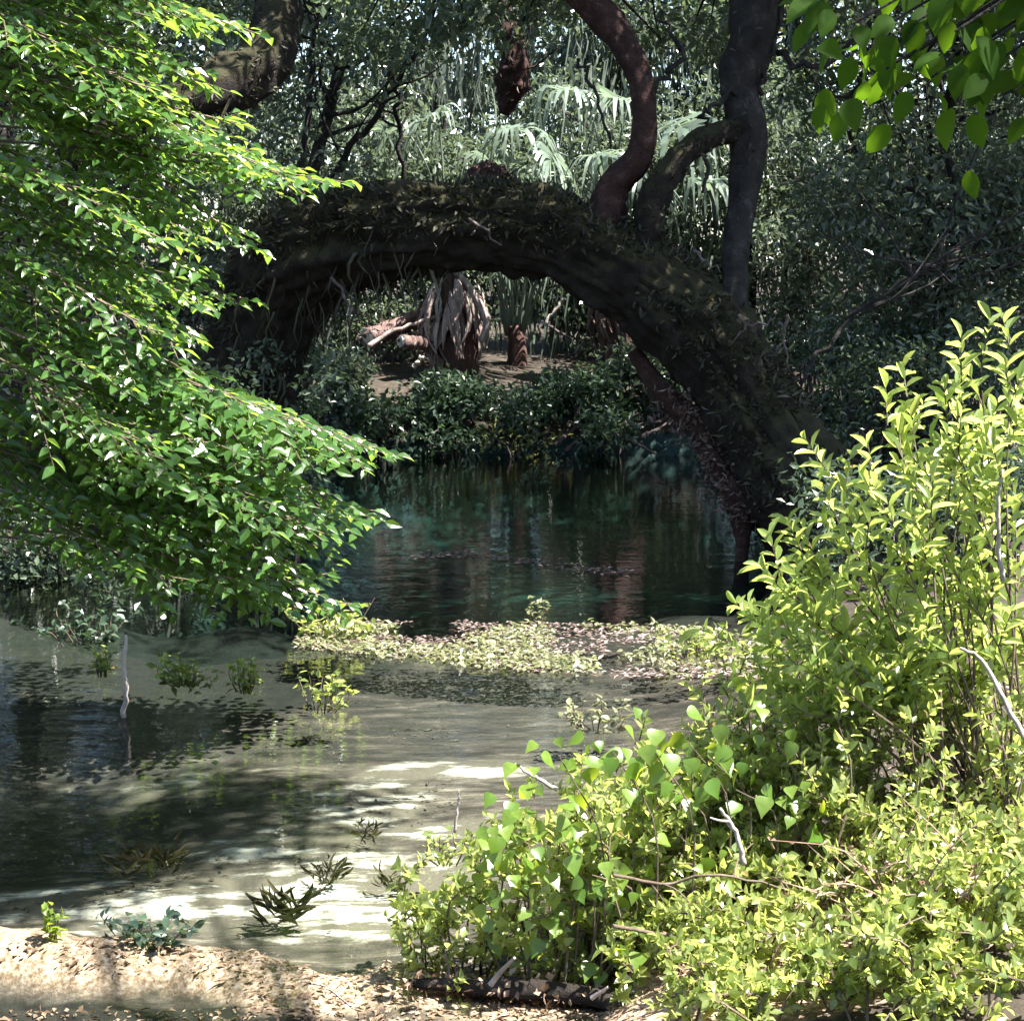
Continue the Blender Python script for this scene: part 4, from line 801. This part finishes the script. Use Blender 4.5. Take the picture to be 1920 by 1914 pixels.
# ------------------------------------------------------------------ sticks along the far waterline
names = ['leftmost', 'second from left', 'third from left', 'fourth from left', 'fifth from left', 'sixth from left', 'seventh from left', 'rightmost']
for k, (ln, pts) in enumerate(zip(names, [[(752, 832, 22.1), (790, 800, 22.3), (830, 812, 22.4)], [(800, 838, 22.0), (870, 800, 22.4)], [(905, 845, 22.0), (935, 812, 22.3)], [(1040, 835, 22.1), (1085, 795, 22.4), (1080, 770, 22.6)],
                                          [(1060, 846, 22.0), (1110, 812, 22.2), (1150, 818, 22.2)], [(1130, 840, 22.0), (1180, 800, 22.3), (1240, 790, 22.4)], [(1150, 815, 22.1), (1230, 850, 21.9)], [(1200, 822, 22.0), (1260, 790, 22.2)]])):
    stick(f'bare grey stick at the far waterline, {ln} of the row', pts, 9, 5, M['drift'], forks=2)

# ------------------------------------------------------------------ floating weed mat and plants on the water
def outline_mat(n, jx=1.0):
    px = rng.uniform(560, 1470, n); f = np.abs(rng.normal(size=n)) * 0.45
    top = np.interp(px, [560, 700, 1000, 1300, 1470], [1185, 1165, 1168, 1178, 1200]); bot = np.interp(px, [560, 700, 900, 1200, 1470], [1215, 1232, 1252, 1275, 1270])
    py = top + (bot - top) * rng.random(n); return np.array([GP(a, b) for a, b in zip(px, py)])
FM = thing('floating_weed_mat', (0.1, 11, 0), 'pinkish-green mat of floating weed stretched across the pool', 'weed mat', kind='stuff')
lf = Leaves(); p = outline_mat(6000); dens = fbm(p, 1.6, 6, 4) > 0.0; p = p[dens]; n = len(p); p[:, 2] = 0.006 + 0.035 * rng.random(n) ** 2
lf.add(p, nrm(rand_unit(n) * np.array([1, 1, 0.35])), UP + rng.normal(size=(n, 3)) * 0.4, 0.03 + 0.03 * rng.random(n), 0.02 + 0.018 * rng.random(n)); lf.build(FM, M['mat_leaf'], 'oval', 300)
lf = Leaves(); p = outline_mat(3800); p = p[fbm(p, 1.9, 16, 4) > -0.06]; n = len(p); p[:, 2] = 0.004 + 0.014 * rng.random(n)
lf.add(p, nrm(rand_unit(n) * np.array([1.5, 0.6, 0.1])), UP + rng.normal(size=(n, 3)) * 0.15, 0.02 + 0.04 * rng.random(n), 0.012 + 0.016 * rng.random(n)); lf.build(FM, M['matd'], 'quad', 0, rest='debris')
n = 260; t_ = rng.random(n); C = catmull([GP(770, 1043), GP(880, 1040), GP(980, 1052), GP(1100, 1068), GP(1190, 1074)], 200)
DB = thing('floating_debris', tuple(C[100]), 'thin pale line of drifting debris on the dark pool', 'debris', kind='stuff'); p = C[(t_ * 199).astype(int)] + rng.normal(size=(n, 3)) * np.array([0.05, 0.08, 0]); p[:, 2] = 0.004 + 0.008 * rng.random(n)
lf = Leaves(); lf.add(p, nrm(rand_unit(n) * np.array([1, 0.6, 0.1])), UP + rng.normal(size=(n, 3)) * 0.12, 0.03 + 0.05 * rng.random(n), 0.012 + 0.014 * rng.random(n)); lf.build(DB, M['matd'], 'quad', 0, rest='flotsam')
def water_plant(label, px, py, wpx, hpx, n, mat='mat_leaf', L=0.05, cat='water plant', name='water_plant', z=0.0, shape='oval', W=0.6):
    b = GP(px, py, z); th = thing(name, tuple(b), label, cat); y = b[1]; hw = wpx * y / F / 2; hh = hpx * y / F
    lf, tw = Leaves(), []
    for k in range(max(3, n // 8)):
        tp = b + np.array([rng.uniform(-hw, hw), rng.uniform(-hw, hw) * 0.6, hh * rng.uniform(0.25, 1)]); s = b + np.array([(tp[0] - b[0]) * 0.5, (tp[1] - b[1]) * 0.5, -0.05])
        C = catmull([s, (s + tp) / 2 + rng.normal(size=3) * hw * 0.1, tp], 7); tw.append((C, np.linspace(0.004, 0.002, 7)))
        m = 8; p = C[rng.integers(2, 7, m)] + rng.normal(size=(m, 3)) * 0.012; l = L * (0.6 + 0.7 * rng.random(m))
        lf.add(p, nrm(rand_unit(m) * np.array([1, 1, 0.5]) + np.array([0, 0, 0.2])), UP + rng.normal(size=(m, 3)) * 0.5, l, l * W)
    lf.build(th, M[mat], shape, len(lf.P) * 8 if n < 200 else 150); V, q, t = tubes(tw, 4); obj('stems', V, [q, t], M['twig'], th, kind='stuff')
water_plant('bright leafy clump at the left tip of the weed mat', 620, 1195, 170, 75, 190, 'low_leaf', 0.06)
water_plant('pale floating sprig left of the weed mat, beside the thin upright reed', 355, 1270, 150, 40, 180, 'low_leaf', 0.055)
water_plant('small bright floating clump below the hanging sprays', 455, 1285, 70, 55, 140, 'low_leaf')
water_plant('yellowish weed trailing down into the water below the mat', 600, 1320, 110, 70, 110, 'low_leaf')
water_plant('tiny sprig floating at the far left of the loose weeds', 190, 1255, 40, 40, 70, 'low_leaf')
water_plant('small leafy sprig standing at the back of the weed mat', 1015, 1160, 60, 40, 50, 'mat_leaf')
water_plant('loose sprig floating between the weed mat and the right bank', 1120, 1355, 150, 50, 110, 'mat_leaf')
water_plant('green clump at the right end of the weed mat', 1320, 1225, 190, 45, 180, 'low_leaf')
water_plant('single lime sprout in the shallows at lower left', 95, 1745, 50, 50, 40, 'vine_leaf', 0.045)
water_plant('pale sprout at the edge of the right bank near the waterline', 835, 1600, 90, 50, 70, 'low_leaf', 0.04)
water_plant('sparse seedlings at the foot of the left bank shrub', 800, 1790, 90, 60, 60, 'low_leaf', 0.04)
water_plant('dark green trailing weed in the lower left shallows', 270, 1745, 200, 22, 120, 'bank_leaf', 0.05)
water_plant('dark low weed under the left hanging sprays', 160, 1195, 150, 60, 120, 'bank_leaf', 0.06)
for lab, px, py, wp, hp in [('brown submerged weed tuft in the lower middle shallows', 530, 1690, 110, 85), ('brown weed tuft just above the lower one', 610, 1620, 90, 55), ('broad brown weed bed beside the dark hollow', 270, 1600, 190, 60), ('small dark tuft near the white painted sun patch', 690, 1545, 70, 30), ('small dark tuft near the right bank edge', 725, 1635, 50, 40)]:
    b = GP(px, py, -0.1); th = thing('water_weed', tuple(b), lab, 'water weed'); lf = Leaves(); hw = wp * b[1] / F / 2; hh = hp * b[1] / F; n = int(24 + wp * 0.35)
    p = b + np.stack([rng.uniform(-hw, hw, n) * 0.6, rng.uniform(-hw, hw, n) * 0.5, rng.uniform(-0.1, 0.0, n)], 1)
    lf.add(p, nrm(np.stack([(p[:, 0] - b[0]) / hw * 0.8 + rng.normal(size=n) * 0.8, rng.normal(size=n) * 0.3, 0.45 + 0.3 * rng.random(n)], 1)), rand_unit(n), hh * rng.uniform(0.25, 0.9, n), 0.0018 + 0.0025 * rng.random(n)); lf.build(th, M['water_weed'], 'narrow', n)
stick('thin pale reed standing upright in the left shallows', [(232, 1345), (236, 1290, 9.25), (233, 1240, 9.25), (236, 1190, 9.25)], 11, 6, M['pale_twig'], 'reed', 'reed')
stick('long dark stick lying in the lower left water, upper of two', [(20, 1612, -0.0), (170, 1660, 0.01), (330, 1720, 0.01)], 8, 5, M['log'])
stick('long dark stick lying in the lower left water, lower of two', [(-20, 1672, 0.01), (110, 1700, 0.01), (250, 1735, 0.0)], 9, 6, M['log'])
stick('tan curved branch on the gravel at the bottom centre', [(530, 1838, 0.03), (610, 1850, 0.06), (690, 1914, 0.04)], 9, 6, M['pale_twig'])
stick('bare pale twig poking left from the vine', [(1045, 1480, 5.8), (1000, 1455, 5.8), (965, 1432, 5.8)], 9, 5, M['pale_twig'])
stick('thin upright stem in front of the white painted sun patch', [(852, 1560, 5.9), (858, 1510, 5.9), (860, 1480, 5.9)], 6, 3, M['pale_twig'])
stick('white forked dead twig in the middle of the right bank shrubs', [(1395, 1620, 5.3), (1380, 1560, 5.3), (1350, 1515, 5.3)], 12, 6, M['pale_twig'], forks=2)
stick('long pale dead stem slanting through the right shrubs', [(1930, 1400, 5.6), (1850, 1250, 5.7), (1800, 1215, 5.7)], 11, 6, M['pale_twig'])
stick('pale upright stem at the right edge inside the tall shrub', [(1880, 1090, 5.8), (1870, 980, 5.8), (1880, 880, 5.8)], 10, 6, M['pale_twig'])
stick('long horizontal dead branch across the lower right tangle', [(1150, 1640, 5.45), (1240, 1656, 5.55), (1350, 1640, 5.5), (1480, 1668, 5.6)], 8, 4, M['twig'], forks=3)
stick('lower dark branch lying across the sandy bank', [(1150, 1735, 5.4), (1250, 1752, 5.5), (1360, 1748, 5.45), (1480, 1775, 5.5)], 9, 5, M['twig'], forks=3)
for k, ln in enumerate(['leftmost', 'second', 'third', 'fourth', 'rightmost']):
    stick(f'thin brown dead twig in the lower right thicket, {ln} of five', [(1560 + k * 80, 1830, 5.3), (1600 + k * 75, 1650, 5.4), (1660 + k * 65, 1520, 5.5)], 6, 3, M['twig'], forks=3)
th = thing('dead_bramble', (1.75, 5.25, zg(1.75, 5.25)), 'tangle of dry brown stems in the lower right thicket', 'bramble'); it = []
for k in range(70):
    p0 = PX(rng.uniform(1640, 1960), rng.uniform(1640, 1850), rng.uniform(5.0, 5.5)); d = nrm(np.array([rng.normal() * 0.7, rng.normal() * 0.3, 0.55 + 0.4 * rng.random()])); ln = rng.uniform(0.2, 0.5)
    it.append((catmull([p0, p0 + d * ln * 0.5 + rand_unit(1)[0] * 0.05, p0 + d * ln + np.array([rng.normal() * 0.08, 0, -0.04])], 7), np.linspace(0.004, 0.0015, 7)))
V, q, t = tubes(it, 4); obj('stems', V, [q, t], M['bramble'], th, kind='stuff')
n = 500; C = np.vstack([i_[0][2:] for i_ in it]); p = C[rng.integers(0, len(C), n)]; lf = Leaves()
lf.add(p, rand_unit(n), rand_unit(n), 0.015 + 0.03 * rng.random(n), 0.006 + 0.012 * rng.random(n)); lf.build(th, M['dry'], 'quad', 0, rest='dry_leaves')
th = thing('wet_log', tuple(GP(1000, 1860, 0.05)), 'dark wet log lying along the water at the bottom centre', 'log')
V, q, t = bark_tube([GP(765, 1842, 0.0), GP(900, 1850, 0.012), GP(1060, 1862, 0.02), GP(1230, 1890, 0.03)], [0.015, 0.035, 0.04, 0.03], 18, 70, 0.35, 8, 61, 0.04); obj('bark', V, [q, t], M['log'], th, smooth=True); cover(th, V, 260, M['litter'], 0.01, 0.035, 'stuck_leaves')
V, q, t = tubes([(catmull([GP(920, 1845, 0.06), GP(940, 1820, 0.12), GP(965, 1795, 0.2)], 6), np.linspace(0.012, 0.005, 6)), (catmull([GP(1110, 1870, 0.08), GP(1140, 1850, 0.14)], 5), np.linspace(0.01, 0.005, 5))], 6); obj('branch_stub', V, [q, t], M['pale_twig'], th)

# ------------------------------------------------------------------ leaf litter
n = 4500; p = np.stack([rng.uniform(-4.2, 1.2, n), rng.uniform(6.0, 11.5, n), np.zeros(n)], 1); p = p[fbm(p * np.array([0.6, 1.6, 1]), 1.5, 44, 4) > 0.1]; p[:, 2] = height(p[:, 0], p[:, 1]) + 0.008; p = p[p[:, 2] < -0.02]; n = len(p)
SL = thing('sunken_leaves', (-1, 8, -0.2), 'brown sunken leaves and bits strewn over the sandy spring bed', 'leaf litter', kind='stuff')
lf = Leaves(); lf.add(p, nrm(rand_unit(n) * np.array([1, 0.8, 0.15])), UP + rng.normal(size=(n, 3)) * 0.25, 0.012 + 0.06 * rng.random(n) ** 2, 0.008 + 0.014 * rng.random(n)); lf.build(SL, M['sunk'], 'quad', 0, rest='dead_leaves')
n = 7000; px = rng.uniform(-40, 1960, n); py = rng.uniform(1740, 1930, n); p = np.array([GP(a, b, 0.03) for a, b in zip(px, py)])
p2 = np.stack([rng.uniform(0.3, 2.3, 2600), rng.uniform(5.2, 8, 2600), np.zeros(2600)], 1); p = np.vstack([p, p2]); p[:, 2] = height(p[:, 0], p[:, 1]) + 0.006
p = p[(p[:, 2] > -0.075) & (rng.random(len(p)) < sst(-0.09, -0.03, p[:, 2]))]; n = len(p); LI = thing('leaf_litter', (0, 5.8, 0), 'tan dead leaves scattered over the near gravel and bank', 'leaf litter', kind='stuff')
lf = Leaves(); lf.add(p, nrm(rand_unit(n) * np.array([1, 1, 0.25])), UP + rng.normal(size=(n, 3)) * 0.35, 0.008 + 0.045 * rng.random(n) ** 2, 0.006 + 0.014 * rng.random(n)); lf.build(LI, M['litter'], 'quad', 0, rest='dead_leaves')
